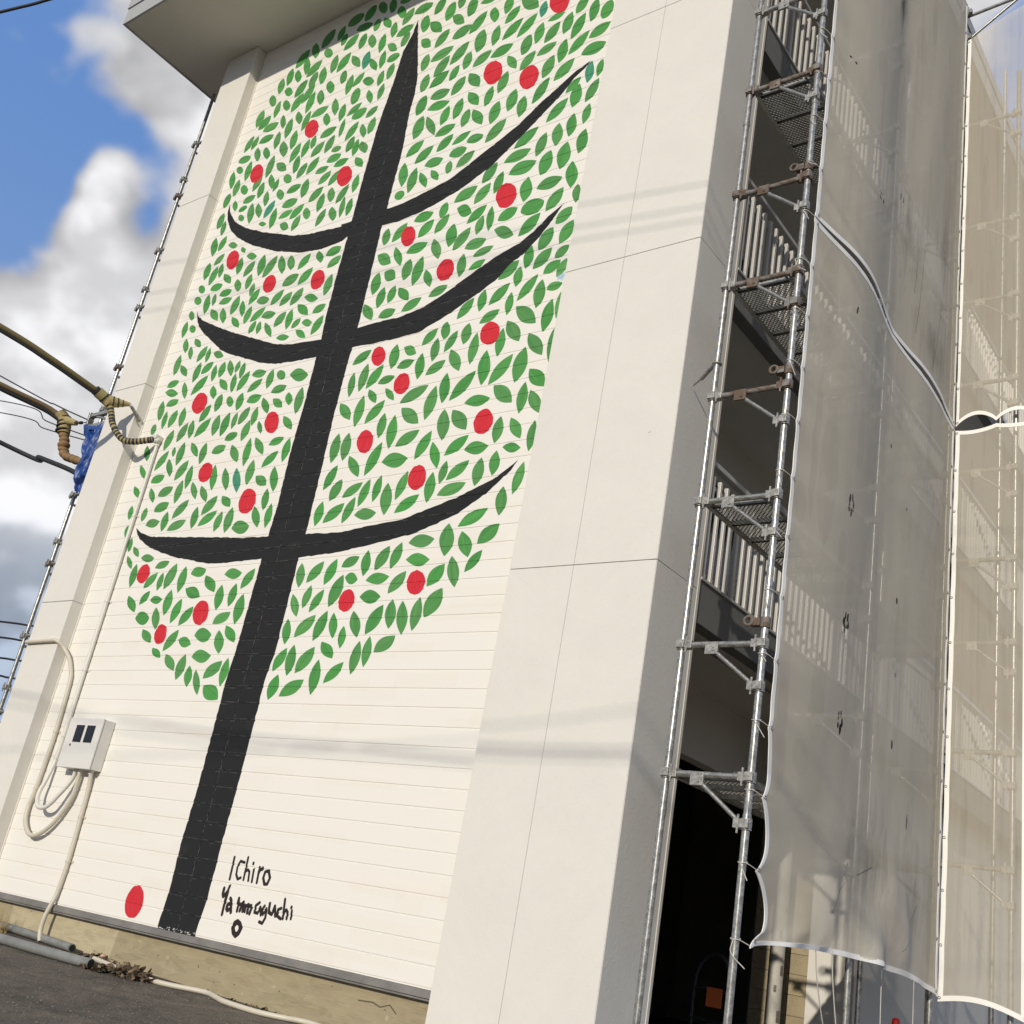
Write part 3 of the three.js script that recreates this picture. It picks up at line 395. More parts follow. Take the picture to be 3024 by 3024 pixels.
  // signature
  c.strokeStyle = 'rgb(40,34,32)'; c.lineJoin = 'round'; c.lineCap = 'round';
  for (const [w, pts] of STROKES) { if (!inView(pts[0][1], pts[0][1])) continue; c.lineWidth = w * 1.6 / 1000 * PXM * 1.25; c.beginPath(); pts.forEach(([x, y], i) => i ? c.lineTo(X(x), Y(y)) : c.moveTo(X(x), Y(y))); c.stroke(); }
  // blue smudge, drips and knocks
  if (s === 1) { c.fillStyle = 'rgba(120,170,205,0.35)'; for (let q = 0; q < 9; q++) { c.beginPath(); c.ellipse(X(-1520 + rr(-35, 35)), Y(6474 + rr(-35, 35)), rr(4, 12), rr(4, 9), 0, 0, 7); c.fill(); } }
  if (s === 0) { c.fillStyle = 'rgba(225,222,214,0.8)'; for (let q = 0; q < 40; q++) c.fillRect(X(-4740 + rr(0, 560)), Y(388 + rr(-12, 22)), rr(2, 9), rr(1, 4)); }
  const t = new THREE.CanvasTexture(cv); t.colorSpace = THREE.SRGBColorSpace; t.anisotropy = 8; t.needsUpdate = true;
  muralMats.push(std(col(0.925, 0.925, 0.925), 0.95, 0, { map: t }));
}

/* ---------- the apartment building ---------- */
const building = thing('apartment_building', 'cream apartment block with a painted apple tree on its gable wall', 'building');
const JOINTS = [-0.2, 3.54, 6.385, 9.265, 11.86];
{
  const gable = obj('gable_wall', [box(-7.68, -1.34, 0.33, 11.86, -0.6, -0.182)], M.creamPlain, building);
  const zf = -0.15, rec = 0.0042, back = 0.028;
  const boardGeo = (x0, x1, y0, y1, s) => {
    const prof = [[y0, -back], [y0, -rec], [y0 + 0.011, -rec], [y0 + 0.015, 0], [y1 - 0.003, 0], [y1 - 0.0004, -rec], [y1 - 0.0004, -back]], p = [], n = [], uv = [], ys = ROW0 + s * SPAN;
    const put = (x, [y, z], nn) => { p.push(x, y, zf + z); n.push(...nn); uv.push((x - WX0) / WW, clamp((y - ys) / SPAN, 0.0002, 0.9998)); };
    for (let i = 0; i < prof.length; i++) {
      const a = prof[i], b = prof[(i + 1) % prof.length], nn = V(0, -(b[1] - a[1]), (b[0] - a[0])).normalize().toArray();
      for (const [x, q] of [[x0, a], [x1, a], [x1, b], [x0, a], [x1, b], [x0, b]]) put(x, q, nn);
    }
    for (const [x, nx] of [[x0, -1], [x1, 1]]) for (let i = 1; i < prof.length - 1; i++) { const tri = nx > 0 ? [0, i, i + 1] : [0, i + 1, i]; for (const k of tri) put(x, prof[k], [nx, 0, 0]); }
    const g = new THREE.BufferGeometry(); g.setAttribute('position', new THREE.Float32BufferAttribute(p, 3)); g.setAttribute('normal', new THREE.Float32BufferAttribute(n, 3)); g.setAttribute('uv', new THREE.Float32BufferAttribute(uv, 2)); return g;
  };
  for (let k = 0; k < 73; k++) {
    const y0 = Math.max(0.38, ROW0 + k * PITCH), y1 = Math.min(11.855, ROW0 + (k + 1) * PITCH), s = Math.floor(k / RPC);
    if (y1 - y0 < 0.02) continue;
    mesh('siding_board', boardGeo(-7.655, -4.4525, y0, y1, s), muralMats[s], gable);
    mesh('siding_board', boardGeo(-4.4485, -1.342, y0, y1, s), muralMats[s], gable);
  }
  obj('edge_bead', [box(-7.66, -7.642, 0.38, 11.855, -0.152, -0.139)], M.creamPlain, building);
  obj('base_flashing', [rbox(-7.66, -1.352, 0.322, 0.377, -0.21, -0.125, 0.004), box(-7.66, -1.352, 0.306, 0.322, -0.21, -0.14)], M.flashing, building);
  // concrete plinth with its patches of fresh mortar
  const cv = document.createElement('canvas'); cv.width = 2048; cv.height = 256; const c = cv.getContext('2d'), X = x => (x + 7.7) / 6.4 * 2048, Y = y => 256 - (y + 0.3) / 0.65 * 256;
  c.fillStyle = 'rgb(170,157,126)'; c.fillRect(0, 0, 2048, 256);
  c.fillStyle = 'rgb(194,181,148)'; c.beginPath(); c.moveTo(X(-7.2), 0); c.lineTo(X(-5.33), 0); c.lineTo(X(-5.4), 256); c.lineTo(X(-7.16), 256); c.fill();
  seed = 31; for (let i = 0; i < 900; i++) { const k = rnd(); c.fillStyle = k < 0.4 ? `rgba(90,78,52,${rr(0.02, 0.09)})` : k < 0.7 ? `rgba(196,184,150,${rr(0.02, 0.10)})` : `rgba(120,106,76,${rr(0.02, 0.1)})`; c.beginPath(); c.ellipse(rr(0, 2048), rr(0, 256), rr(3, 60), rr(2, 16), rr(-0.4, 0.4), 0, 7); c.fill(); }
  for (let i = 0; i < 90; i++) { c.fillStyle = `rgba(70,60,42,${rr(0.15, 0.6)})`; c.beginPath(); c.ellipse(rr(0, 2048), rr(30, 240), rr(0.8, 5), rr(0.6, 2.4), rr(-1, 1), 0, 7); c.fill(); }
  for (let i = 0; i < 14; i++) { c.fillStyle = `rgba(205,194,160,${rr(0.2, 0.5)})`; c.beginPath(); c.ellipse(rr(700, 2048), rr(40, 160), rr(4, 11), rr(4, 9), 0, 0, 7); c.fill(); }
  c.strokeStyle = 'rgba(60,52,40,0.8)'; c.lineWidth = 3; c.beginPath(); c.moveTo(X(-2.2), Y(0.2)); c.lineTo(X(-2.05), Y(0.21)); c.lineTo(X(-1.97), Y(0.19)); c.lineTo(X(-1.88), Y(0.22)); c.lineTo(X(-1.8), Y(0.17)); c.stroke();
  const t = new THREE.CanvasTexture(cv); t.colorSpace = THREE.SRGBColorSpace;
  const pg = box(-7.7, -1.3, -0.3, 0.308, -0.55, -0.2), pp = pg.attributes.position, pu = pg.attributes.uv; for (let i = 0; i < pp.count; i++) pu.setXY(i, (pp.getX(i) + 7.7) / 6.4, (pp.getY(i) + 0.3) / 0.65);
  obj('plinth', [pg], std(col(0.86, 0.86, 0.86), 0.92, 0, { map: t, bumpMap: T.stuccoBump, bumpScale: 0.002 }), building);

  // pilasters at the two corners, rendered in panels with open joints at each storey
  const pilA = obj('corner_pilaster', [box(-8.3, -7.67, -0.2, 11.86, -0.6, -0.02)], M.creamPlain, building);
  const pilB = obj('corner_pilaster', [box(-1.34, -0.012, -0.2, 11.86, -0.62, -0.03)], M.creamPlain, building);
  for (let i = 0; i < 4; i++) {
    const y0 = JOINTS[i] + 0.003, y1 = JOINTS[i + 1] - 0.003;
    obj('render_panel', [rbox(-8.31, -7.66, y0, y1, -0.61, 0, 0.006)], M.cream, pilA);
    obj('render_panel', [rbox(-1.352, -0.7325, y0, y1, -0.2, 0, 0.002)], M.cream, pilB);
    obj('render_panel', [rbox(-0.7295, -0.0005, y0, y1, -0.2, 0, 0.002)], M.cream, pilB);
    obj('side_panel', [box(-0.05, 0.003, y0, y1, -0.63, -0.006)], M.greyWall, pilB);
  }
  obj('corner_trim', [rbox(-0.04, 0.008, -0.15, 11.86, -0.668, -0.631, 0.004)], M.trimLight, building);
  // small scars on the right pilaster
  const scar = obj('filler_spot', [bar(V(-0.22, 4.62, 0.0), V(-0.22, 4.62, 0.004), 0.012, 9)], M.greyWall, pilB);
  void scar;

  // walls out of sight that close the house
  obj('side_wall', [box(-8.3, -8.05, -0.2, 11.86, -16, -0.61)], M.cream, building);
  obj('rear_wall', [box(-8.05, -1.3, -0.2, 11.86, -16, -15.8)], M.creamPlain, building);
  obj('gable_lining', [box(-8.05, -1.34, -0.2, 11.86, -0.72, -0.61)], M.greyWall, building);

  // roof slab with its overhang
  const roof = obj('roof_slab', [box(-9.19, 0.80, 11.9, 12.26, -16.2, 1.19)], M.fascia, building);
  obj('soffit', [box(-9.205, 0.815, 11.862, 11.899, -16.2, 1.205)], M.cream, roof);
  obj('fascia_board', [rbox(-9.22, 0.83, 11.845, 12.12, 1.191, 1.222, 0.005), rbox(-9.23, 0.84, 12.135, 12.31, 1.191, 1.236, 0.005)], M.fascia, roof);
  obj('fascia_board', [rbox(-9.222, -9.191, 11.845, 12.12, -16.2, 1.189, 0.005), rbox(-9.236, -9.191, 12.135, 12.31, -16.2, 1.189, 0.005)], M.fascia, roof);
  obj('fascia_board', [rbox(0.801, 0.832, 11.845, 12.12, -16.2, 1.189, 0.005), rbox(0.801, 0.846, 12.135, 12.31, -16.2, 1.189, 0.005)], M.fascia, roof);

  // access balconies along the long side
  const bal = (z0, z1) => [z0, z1];
  void bal;
  obj('balcony_back_wall', [box(-1.45, -1.3, 3.3, 11.86, -15.8, -0.64)], M.greyWall, building);
  for (const yb of [3.29, 6.16, 9.03]) {
    const s = obj('balcony_slab', [box(-1.3, -0.13, yb + 0.16, yb + 0.33, -15.9, -0.65)], M.greyWall, building);
    obj('edge_beam', [rbox(-0.129, -0.004, yb, yb + 0.34, -15.9, -0.67, 0.006)], M.beam, s);
    obj('capping', [rbox(-0.135, 0.012, yb + 0.341, yb + 0.366, -15.9, -0.67, 0.004)], M.rail, s);
    const top = yb + 0.366, r = obj('railing', [rbox(-0.085, -0.02, top + 0.985, top + 1.03, -12, -0.668, 0.006), box(-0.066, -0.046, top + 0.80, top + 0.835, -12, -0.668), box(-0.066, -0.046, top + 0.045, top + 0.075, -12, -0.668)], M.rail, building);
    const bg = rbox(-0.045, -0.008, 0, 0.875, -0.0175, 0.0175, 0.004);
    for (let i = 0; i < 90; i++) { const b = mesh('baluster', bg, M.slat, r); b.position.set(0, top + 0.012, -0.73 - i * 0.125); }
    for (const z of [-2.9, -5.6, -8.4]) obj('post', [rbox(-0.09, -0.046, top, top + 0.985, z - 0.025, z + 0.025, 0.004)], M.rail, r);
    // windows behind the balcony
    for (const z of [-2.7, -6.5]) { const w = obj('sliding_window', [box(-1.299, -1.27, top + 0.05, top + 2.0, z - 0.95, z - 0.9), box(-1.299, -1.27, top + 0.05, top + 2.0, z + 0.9, z + 0.95), box(-1.299, -1.27, top + 2.0, top + 2.05, z - 0.95, z + 0.95), box(-1.299, -1.27, top + 0.0, top + 0.05, z - 0.95, z + 0.95), box(-1.295, -1.265, top + 0.05, top + 2.0, z - 0.025, z + 0.025)], M.rail, building); obj('pane', [box(-1.297, -1.284, top + 0.05, top + 2.0, z - 0.9, z - 0.025), box(-1.297, -1.284, top + 0.05, top + 2.0, z + 0.025, z + 0.9)], M.glassDark, w); }
  }
  // open store room at ground level: lintel wall, block cross wall, wall beyond it
  obj('lintel_wall', [box(-1.45, -1.3, 2.78, 3.3, -5.0, -0.64)], M.greyWall, building);
  obj('ground_wall', [box(-1.3, -0.30, -0.2, 3.44, -15.8, -5.21), box(-1.45, -1.301, -0.2, 3.3, -15.8, -5.3)], M.trimLight, building);
  const bw = obj('shaded_block_wall', [box(-1.3, -0.303, -0.2, 3.44, -5.2, -5.06)], M.block, building);
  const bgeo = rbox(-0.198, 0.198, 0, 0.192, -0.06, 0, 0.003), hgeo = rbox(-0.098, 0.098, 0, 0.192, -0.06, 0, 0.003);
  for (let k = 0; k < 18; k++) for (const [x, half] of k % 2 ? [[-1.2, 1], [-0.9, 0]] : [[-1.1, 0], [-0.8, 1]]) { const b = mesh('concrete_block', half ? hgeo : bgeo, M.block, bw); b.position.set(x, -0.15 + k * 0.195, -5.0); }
  obj('lit_wall_end', [rbox(-0.698, -0.302, -0.2, 3.43, -5.059, -4.985, 0.006)], M.cream, building);  // sunlit end of the same cross wall, its brightness put into a paler colour
  const colm = obj('steel_column', [bar(V(-0.86, -0.1, -4.6), V(-0.86, 3.44, -4.6), 0.075, 24)], M.whiteCol, building);
  for (const [y, a, s] of [[1.35, 0.5, 0.05], [1.02, 1.0, 0.06], [0.85, 0.3, 0.04], [0.6, 0.9, 0.07], [1.6, 1.2, 0.03]]) { const g = new THREE.CylinderGeometry(0.0758, 0.0758, s * 1.6, 8, 1, true, a, s * 9); obj('rust_patch', [plain(g.translate(-0.86, y, -4.6))], M.rust, colm); }
  obj('conduit', [tube([[-0.5, 3.42, -0.7], [-0.5, 3.42, -4.9]], 0.012, 4, 8)], M.galvDull, building);
}

/* ---------- scaffold along the balcony side ---------- */
const LEVELS = [2.0, 2.88, 3.96, 4.83, 5.82, 6.70, 7.79, 8.68, 9.75, 10.6];
const DECKS = [2.0, 3.96, 5.82, 7.79];
function coupler(x, y, z, dir) {   // wedge coupler: sleeve round the standard and a tongue to the transom
  return [bar(V(x, y - 0.035, z), V(x, y + 0.035, z), 0.036, 14), rbox(x + dir * 0.05 - 0.032, x + dir * 0.05 + 0.032, y - 0.03, y + 0.03, z - 0.028, z + 0.028, 0.005), box(x + dir * 0.045 - 0.006, x + dir * 0.045 + 0.006, y - 0.06, y + 0.055, z + 0.026, z + 0.034), rbox(x - 0.03, x + 0.03, y - 0.028, y + 0.028, z + 0.02, z + 0.045, 0.004)];
}
const scaffold = thing('scaffold', 'galvanised tube scaffold with mesh decks along the balcony side', 'scaffold');
{
  const R = 0.0243, stand = (x, z, top) => {
    const p = obj('standard', [bar(V(x, ground(x, z) + 0.01, z), V(x, top, z), R, 20)], M.galv, scaffold);
    obj('base_plate', [rbox(x - 0.07, x + 0.07, ground(x, z) + 0.002, ground(x, z) + 0.012, z - 0.07, z + 0.07, 0.003)], M.galvDull, p);
    for (let y = 1.72; y < top; y += 1.9) obj('sleeve', [bar(V(x, y, z), V(x, y + 0.05, z), R + 0.0035, 18)], M.galv, p);
    return p;
  };
  for (const z of [0, -1.85, -3.72, -5.6]) { if (z !== -1.85) stand(0.30, z, 11.7); stand(0.90, z, 12.7); }
  for (const z of [-3.86, -5.6]) stand(1.50, z, z < -5 ? 11.0 : 10.9);
  const rusty = { 7.79: 1, 6.70: 1, 5.82: 0.6, 4.83: 0.8 };
  const frame = (xi, xo, y, z, rust) => {
    const m = rust ? M.rust : M.galv, t = obj('transom', [bar(V(xi + 0.03, y, z), V(xo - 0.03, y, z), 0.0215, 16)], m, scaffold);
    if (z !== -1.85) obj('wedge_coupler', coupler(xi, y, z, 1), rust > 0.9 ? M.rust : M.galvDull, t);
    obj('wedge_coupler', coupler(xo, y, z, -1), rust ? M.rust : M.galvDull, t);
    const b = obj('bracket_brace', [bar(V(xi + 0.25, y - 0.045, z + 0.012), V(xo - 0.04, y - 0.285, z), 0.0145, 12)], M.galv, scaffold);
    obj('gusset', [rbox(xi + 0.19, xi + 0.285, y - 0.075, y + 0.012, z + 0.012, z + 0.032, 0.003), bar(V(xi + 0.25, y - 0.045, z + 0.03), V(xi + 0.25, y - 0.045, z + 0.04), 0.01, 10)], rust ? M.rust : M.galvDull, b);
    obj('wedge_coupler', coupler(xo, y - 0.29, z, -1), rust === 0.6 ? M.rust : M.galvDull, b);
  };
  for (const y of LEVELS) for (const z of [0, -1.85, -3.72]) frame(0.30, 0.90, y, z, z === 0 ? rusty[y] || 0 : 0);
  for (const y of [2.1, 3.1, 4.12, 4.95, 5.9, 6.9, 7.9, 8.88, 10.3]) frame(0.90, 1.50, y, -3.86, 0);
  obj('top_bracket', [bar(V(0.90, 12.0, -3.86), V(1.56, 12.05, -3.86), 0.02, 12), bar(V(0.92, 11.62, -3.86), V(1.48, 12.02, -3.86), 0.016, 12), ...coupler(0.90, 12.0, -3.8, 1), ...coupler(0.90, 11.6, -3.8, 1)], M.galv, scaffold);
  // loose clamps left on the outer standard
  for (const [y, z] of [[6.79, 0], [4.95, 0], [3.02, 0]]) obj('swivel_clamp', [rbox(0.80, 0.87, y - 0.02, y + 0.035, z - 0.02, z + 0.03, 0.006), plain(new THREE.TorusGeometry(0.03, 0.011, 8, 16).translate(0.79, y + 0.012, z + 0.03)), bar(V(0.90, y - 0.03, z), V(0.90, y + 0.04, z), 0.034, 12)], M.rust, scaffold);
  // wall tie near the grey return
  obj('wall_tie', [bar(V(0.30, 5.12, 0.02), V(0.12, 5.08, -0.1), 0.017, 12), bar(V(0.12, 5.08, -0.1), V(0.02, 5.07, -0.16), 0.007, 8), plain(new THREE.TorusGeometry(0.031, 0.009, 8, 18).rotateX(Math.PI / 2).translate(0.30, 5.12, 0))], M.galvDull, scaffold);
  obj('diagonal_brace', [bar(V(0.62, 9.2, -1.85), V(0.87, 7.85, -0.1), 0.012, 10)], M.galv, scaffold);
  // decks rest on the transoms and lift off: things of their own
  const deck = (y, z0, label) => {
    const d = thing('scaffold_deck', label, 'scaffold deck', [0.58, y + 0.022, z0], 'expanded metal decks of the scaffold'), L = 1.8, w = 0.245;
    obj('side_channel', [rbox(-w - 0.006, -w + 0.004, -0.045, 0.004, -L, -0.03, 0.002), rbox(-w + 0.004, -w + 0.03, -0.045, -0.040, -L, -0.03, 0.002)], M.galvDull, d);
    obj('side_channel', [rbox(w - 0.004, w + 0.006, -0.045, 0.004, -L, -0.03, 0.002), rbox(w - 0.03, w - 0.004, -0.045, -0.040, -L, -0.03, 0.002)], M.galvDull, d);
    for (let i = 0; i < 6; i++) { const z = -0.06 - i * 0.335; obj('cross_rib', [box(-w + 0.005, w - 0.005, -0.038, -0.006, z - 0.02, z - 0.016), box(-w + 0.005, w - 0.005, -0.038, -0.006, z + 0.016, z + 0.02), box(-w + 0.005, w - 0.005, -0.006, -0.003, z - 0.02, z + 0.02)], M.galvDull, d); }
    for (const sx of [-1, 1]) for (const sz of [0, -1]) obj('hook', [plain(new THREE.TorusGeometry(0.028, 0.008, 8, 14, Math.PI * 1.2).rotateY(Math.PI / 2).translate(sx * 0.2, -0.022, sz * L - (sz ? -0.005 : 0.005)))], M.rust, d);
    const gs = []; // expanded metal: two families of thin strands
    for (let k = -14; k < 46; k++) for (const s of [-1, 1]) {
      const za = -0.03 - k * 0.042, zb = za + s * 0.0; let x0 = -w, x1 = w, a = za, b = zb - s * 0.62 * 1.0; if (s < 0) { a = za; b = za + 0.62; }
      const cut = (zc) => { const t = (zc - a) / (b - a); return t; };
      const lo = -L, hi = -0.03; let t0 = 0, t1 = 1; const ta = cut(lo), tb = cut(hi); t0 = Math.max(0, Math.min(ta, tb)); t1 = Math.min(1, Math.max(ta, tb)); if (t1 - t0 < 0.02) continue;
      const P = t => V(lerp(x0, x1, t), 0.0, lerp(a, b, t)), A = P(t0), B = P(t1), dd = B.clone().sub(A), l = dd.length();
      gs.push(plain(new THREE.BoxGeometry(l, 0.006, 0.007).rotateY(-Math.atan2(dd.z, dd.x)).translate((A.x + B.x) / 2, 0, (A.z + B.z) / 2)));
    }
    const mm = obj('expanded_metal', gs, M.galvDull, d); mm.userData.kind = 'stuff';
    return d;
  };
  const lv = ['lowest', 'second lowest', 'third lowest', 'topmost'];
  DECKS.forEach((y, i) => { deck(y, -0.02, `expanded metal deck in the open end bay of the scaffold, ${lv[i]} of four`); deck(y, -1.87, `expanded metal deck behind the grey mesh sheet, ${lv[i]} of four`); });
}

/* ---------- mesh sheets hung on the scaffold ---------- */
function sheetMaterial(sd, marks, opacity = 0.72) {
  const cv = document.createElement('canvas'); cv.width = 1024; cv.height = 1400; const c = cv.getContext('2d');
  c.fillStyle = 'rgb(238,232,220)'; c.fillRect(0, 0, 1024, 1400); seed = sd;
  for (let i = 0; i < 1400; i++) { c.fillStyle = rnd() < 0.5 ? `rgba(236,229,216,${rr(0.01, 0.05)})` : `rgba(202,195,182,${rr(0.01, 0.05)})`; c.fillRect(rr(0, 1024), rr(-200, 1400), rr(0.8, 3), rr(60, 500)); }
  for (let i = 0; i < 90; i++) { c.fillStyle = `rgba(120,116,110,${rr(0.02, 0.06)})`; c.beginPath(); c.ellipse(rr(0, 1024), rr(0, 1400), rr(8, 40), rr(30, 160), 0, 0, 7); c.fill(); }
  for (const [kind, x, y, a, b, n] of marks) {
    if (kind === 'soot') for (let i = 0; i < n; i++) { c.fillStyle = `rgba(52,52,52,${rr(0.01, 0.035)})`; c.beginPath(); c.ellipse((x + rr(-a, a) * rnd()) * 1024, (y + rr(-b, b) * rnd()) * 1400, rr(3, 18), rr(12, 70), rr(-0.1, 0.1), 0, 7); c.fill(); }
    if (kind === 'crease') { c.strokeStyle = 'rgba(60,58,56,0.5)'; c.lineWidth = 2; c.beginPath(); c.moveTo(x * 1024, y * 1400); c.quadraticCurveTo((x + a * 0.6) * 1024, (y + b * 0.4) * 1400, (x + a) * 1024, (y + b) * 1400); c.stroke(); }
  }
  for (const [kind, x, y, a, b, n] of marks) if (kind === 'hole') { c.globalCompositeOperation = 'destination-out'; c.fillStyle = '#000'; for (let i = 0; i < n; i++) { const q = i / n * 6.28; c.beginPath(); c.ellipse((x + (n > 1 ? Math.cos(q) * a * 3.0 : 0)) * 1024, (y + (n > 1 ? Math.sin(q) * b * 2.0 : 0)) * 1400, a * 1024 * rr(0.9, 1.6), b * 1400 * rr(0.8, 1.5), rr(-0.3, 0.3), 0, 7); c.fill(); } c.globalCompositeOperation = 'source-over'; }
  const t = new THREE.CanvasTexture(cv); t.colorSpace = THREE.SRGBColorSpace; t.anisotropy = 4;
  return new THREE.MeshPhysicalMaterial({ color: col(0.86, 0.825, 0.745), roughness: 1, map: t, transmission: 0.16, thickness: 0, transparent: true, opacity, side: THREE.DoubleSide, specularIntensity: 0.15 });
}
function sheet(name, label, at, nu, nv, mat, group, open = false) {   // at(u, v) -> point; hems run along the four edges
  const root = thing(name, label, 'mesh sheet', [0, 0, 0], group), p = [], uv = [], idx = [];
  for (let j = 0; j <= nv; j++) for (let i = 0; i <= nu; i++) { const q = at(i / nu, j / nv); p.push(q.x, q.y, q.z); uv.push(i / nu, j / nv); }
  for (let j = 0; j < nv; j++) for (let i = 0; i < nu; i++) { const a = j * (nu + 1) + i; idx.push(a, a + 1, a + nu + 1, a + 1, a + nu + 2, a + nu + 1); }
  const g = new THREE.BufferGeometry(); g.setAttribute('position', new THREE.Float32BufferAttribute(p, 3)); g.setAttribute('uv', new THREE.Float32BufferAttribute(uv, 2)); g.setIndex(idx); g.computeVertexNormals();
  const cl = new THREE.Mesh(g, mat); cl.name = 'netting'; cl.castShadow = cl.receiveShadow = true; root.add(cl);
  const hem = (f, n, w) => {   // a folded band a few millimetres thick
    const pp = [], ii = [];
    for (let i = 0; i <= n; i++) {
      const t = i / n, a = f(t, 0), b = f(t, w), d = b.clone().sub(a).normalize(), tn = f(Math.min(1, t + 0.01), 0).sub(f(Math.max(0, t - 0.01), 0)).normalize(), nn = V(0, 0, 0).crossVectors(tn, d).normalize().multiplyScalar(0.003), c = a.clone().addScaledVector(d, 0.042);
      for (const q of [a.clone().add(nn), c.clone().add(nn), c.clone().sub(nn), a.clone().sub(nn)]) pp.push(q.x, q.y, q.z);
    }
    for (let i = 0; i < n; i++) for (let k = 0; k < 4; k++) { const a = i * 4 + k, b = i * 4 + (k + 1) % 4; ii.push(a, a + 4, b, b, a + 4, b + 4); }
    const h = new THREE.BufferGeometry(); h.setAttribute('position', new THREE.Float32BufferAttribute(pp, 3)); h.setIndex(ii); const q = h.toNonIndexed(); q.computeVertexNormals(); return q;
  };
  const e = 0.03;
  for (const [f, n] of [[(t, w) => at(w, t), nv * 2], [(t, w) => at(1 - w, t), nv * 2], [(t, w) => at(t, w), nu * 2], [(t, w) => at(t, 1 - w), nu * 2]].slice(0, open ? 3 : 4)) obj('hem', [hem((t, w) => f(t, w ? e : 0), n, 1)], M.hem, root);
  // eyelets in the two upright hems
  for (const u of [0.012, 0.988]) for (let k = 0; k <= 12; k++) { const q = at(u, clamp(k / 12, 0.006, 0.994)), q2 = at(u + 0.01 * (u < 0.5 ? 1 : -1), clamp(k / 12, 0.006, 0.994)), ty = V(0, 1, 0), nn = V(0, 0, 0).crossVectors(q2.sub(q), ty).normalize(); obj('eyelet', [plain(new THREE.TorusGeometry(0.010, 0.0042, 6, 12).applyQuaternion(new THREE.Quaternion().setFromUnitVectors(V(0, 0, 1), nn)).translate(q.x + 0.004, q.y, q.z + 0.004))], M.galvDull, root); }
  return root;
}
{
  const bump = (z, a, b) => z > -1.85 ? a * Math.sin(Math.PI * clamp(-z / 1.85)) ** 1.6 : b * Math.sin(Math.PI * clamp((-z - 1.85) / 1.85)) ** 1.6;
  const rip = (y, z, k) => 0.006 * k * (fbm(y * 0.9, 2.7, z * 2.3, 3) - 0.5) + 0.02 * (noise3(y * 0.55 + 9, 1.5, z * 1.1) - 0.5) + 0.003 * (noise3(y * 2.1, 8, z * 9 + y) - 0.5);
  const scallop = v => Math.pow(Math.abs(Math.sin(Math.PI * 12 * v)), 0.8);
  const lowerAt = (u, v) => {
    const edge = 0.05 + scallop(v) * (0.035 + 0.19 * Math.pow(clamp((0.28 - v) / 0.28), 1.2)) * (v > 0.02 ? 1 : v / 0.02);
    const zf = 0.055 - 0.0, z = lerp(-(zf + edge - 0.05), -3.72 + 0.015 * scallop(v), u);
    const yb = 1.0 + 0.11 * Math.pow(Math.sin(Math.PI * clamp(u, 0, 1)), 0.6), yt = 6.335 - 0.02 * Math.abs(Math.sin(Math.PI * u * 2)), y = lerp(yb, yt, v);
    const f = Math.exp(-v * 8), fold = f * (0.055 * Math.sin(u * 26 + v * 30) * sstep(0.35, 0.7, u) + 0.04 * Math.sin(u * 14 - v * 22)) * Math.sin(Math.PI * clamp(u * 1.02));
    return V(0.952 + bump(z, lerp(0.03, 0.115, v), lerp(0.03, 0.055, v)) + rip(y, z, 4) * Math.sin(Math.PI * u) + fold + 0.007 * Math.cos(Math.PI * 24 * v) * Math.exp(-u * 12) + 0.012 * Math.cos(Math.PI * 14 * u) * Math.exp(-v * 20), y, z);
  };
  const upperAt = (u, v) => {
    const z = lerp(-(0.06 + 0.03 * scallop(v)), -3.72 + 0.012 * scallop(v), u);
    const y = lerp(6.35 + 0.015 * Math.abs(Math.sin(Math.PI * u * 2)), 11.85 + 0.18 * u, v);
    return V(0.952 + bump(z, lerp(0.125, 0.07, v), lerp(0.065, 0.05, v)) + rip(y, z, 4) * Math.sin(Math.PI * u) + 0.006 * Math.cos(Math.PI * 24 * v) * Math.exp(-u * 12), y, z);
  };
  const lowMarks = [['hole', 0.20, 0.925, 0.003, 0.006, 1], ['hole', 0.25, 0.615, 0.004, 0.006, 5], ['hole', 0.28, 0.44, 0.0045, 0.0055, 6], ['hole', 0.29, 0.30, 0.004, 0.0055, 5], ['hole', 0.52, 0.80, 0.003, 0.004, 1], ['hole', 0.60, 0.55, 0.0035, 0.004, 1], ['hole', 0.61, 0.43, 0.0045, 0.004, 1], ['hole', 0.61, 0.32, 0.004, 0.005, 1], ['hole', 0.72, 0.22, 0.003, 0.008, 1], ['hole', 0.63, 0.72, 0.0025, 0.003, 1], ['soot', 0.55, 0.12, 0.22, 0.12, 90], ['soot', 0.8, 0.1, 0.12, 0.1, 60], ['soot', 0.9, 0.5, 0.06, 0.4, 40], ['crease', 0.3, 0.05, 0.1, 0.05], ['crease', 0.45, 0.11, 0.09, 0.02], ['crease', 0.7, 0.03, 0.12, 0.08]];
  const upMarks = [['soot', 0.42, 0.66, 0.05, 0.10, 160], ['soot', 0.45, 0.5, 0.06, 0.1, 40], ['soot', 0.55, 0.22, 0.14, 0.12, 120], ['soot', 0.82, 0.28, 0.1, 0.2, 70], ['soot', 0.75, 0.06, 0.16, 0.05, 90], ['hole', 0.06, 0.83, 0.006, 0.002, 4], ['hole', 0.30, 0.17, 0.006, 0.003, 3], ['hole', 0.50, 0.27, 0.003, 0.005, 2], ['hole', 0.10, 0.34, 0.004, 0.002, 2], ['crease', 0.62, 0.05, 0.04, 0.18], ['crease', 0.74, 0.02, 0.07, 0.16], ['crease', 0.6, 0.12, 0.02, 0.1], ['crease', 0.85, 0.05, 0.01, 0.1]];
  const flip = ms => ms.map(m => { const q = m.slice(); q[2] = 1 - q[2]; if (q[0] === 'crease') q[4] = -q[4]; return q; });
  sheet('mesh_sheet', 'grey mesh sheet with small holes hung on the scaffold down to the store room', lowerAt, 70, 180, sheetMaterial(11, flip(lowMarks)), 'grey mesh sheets on the scaffold');
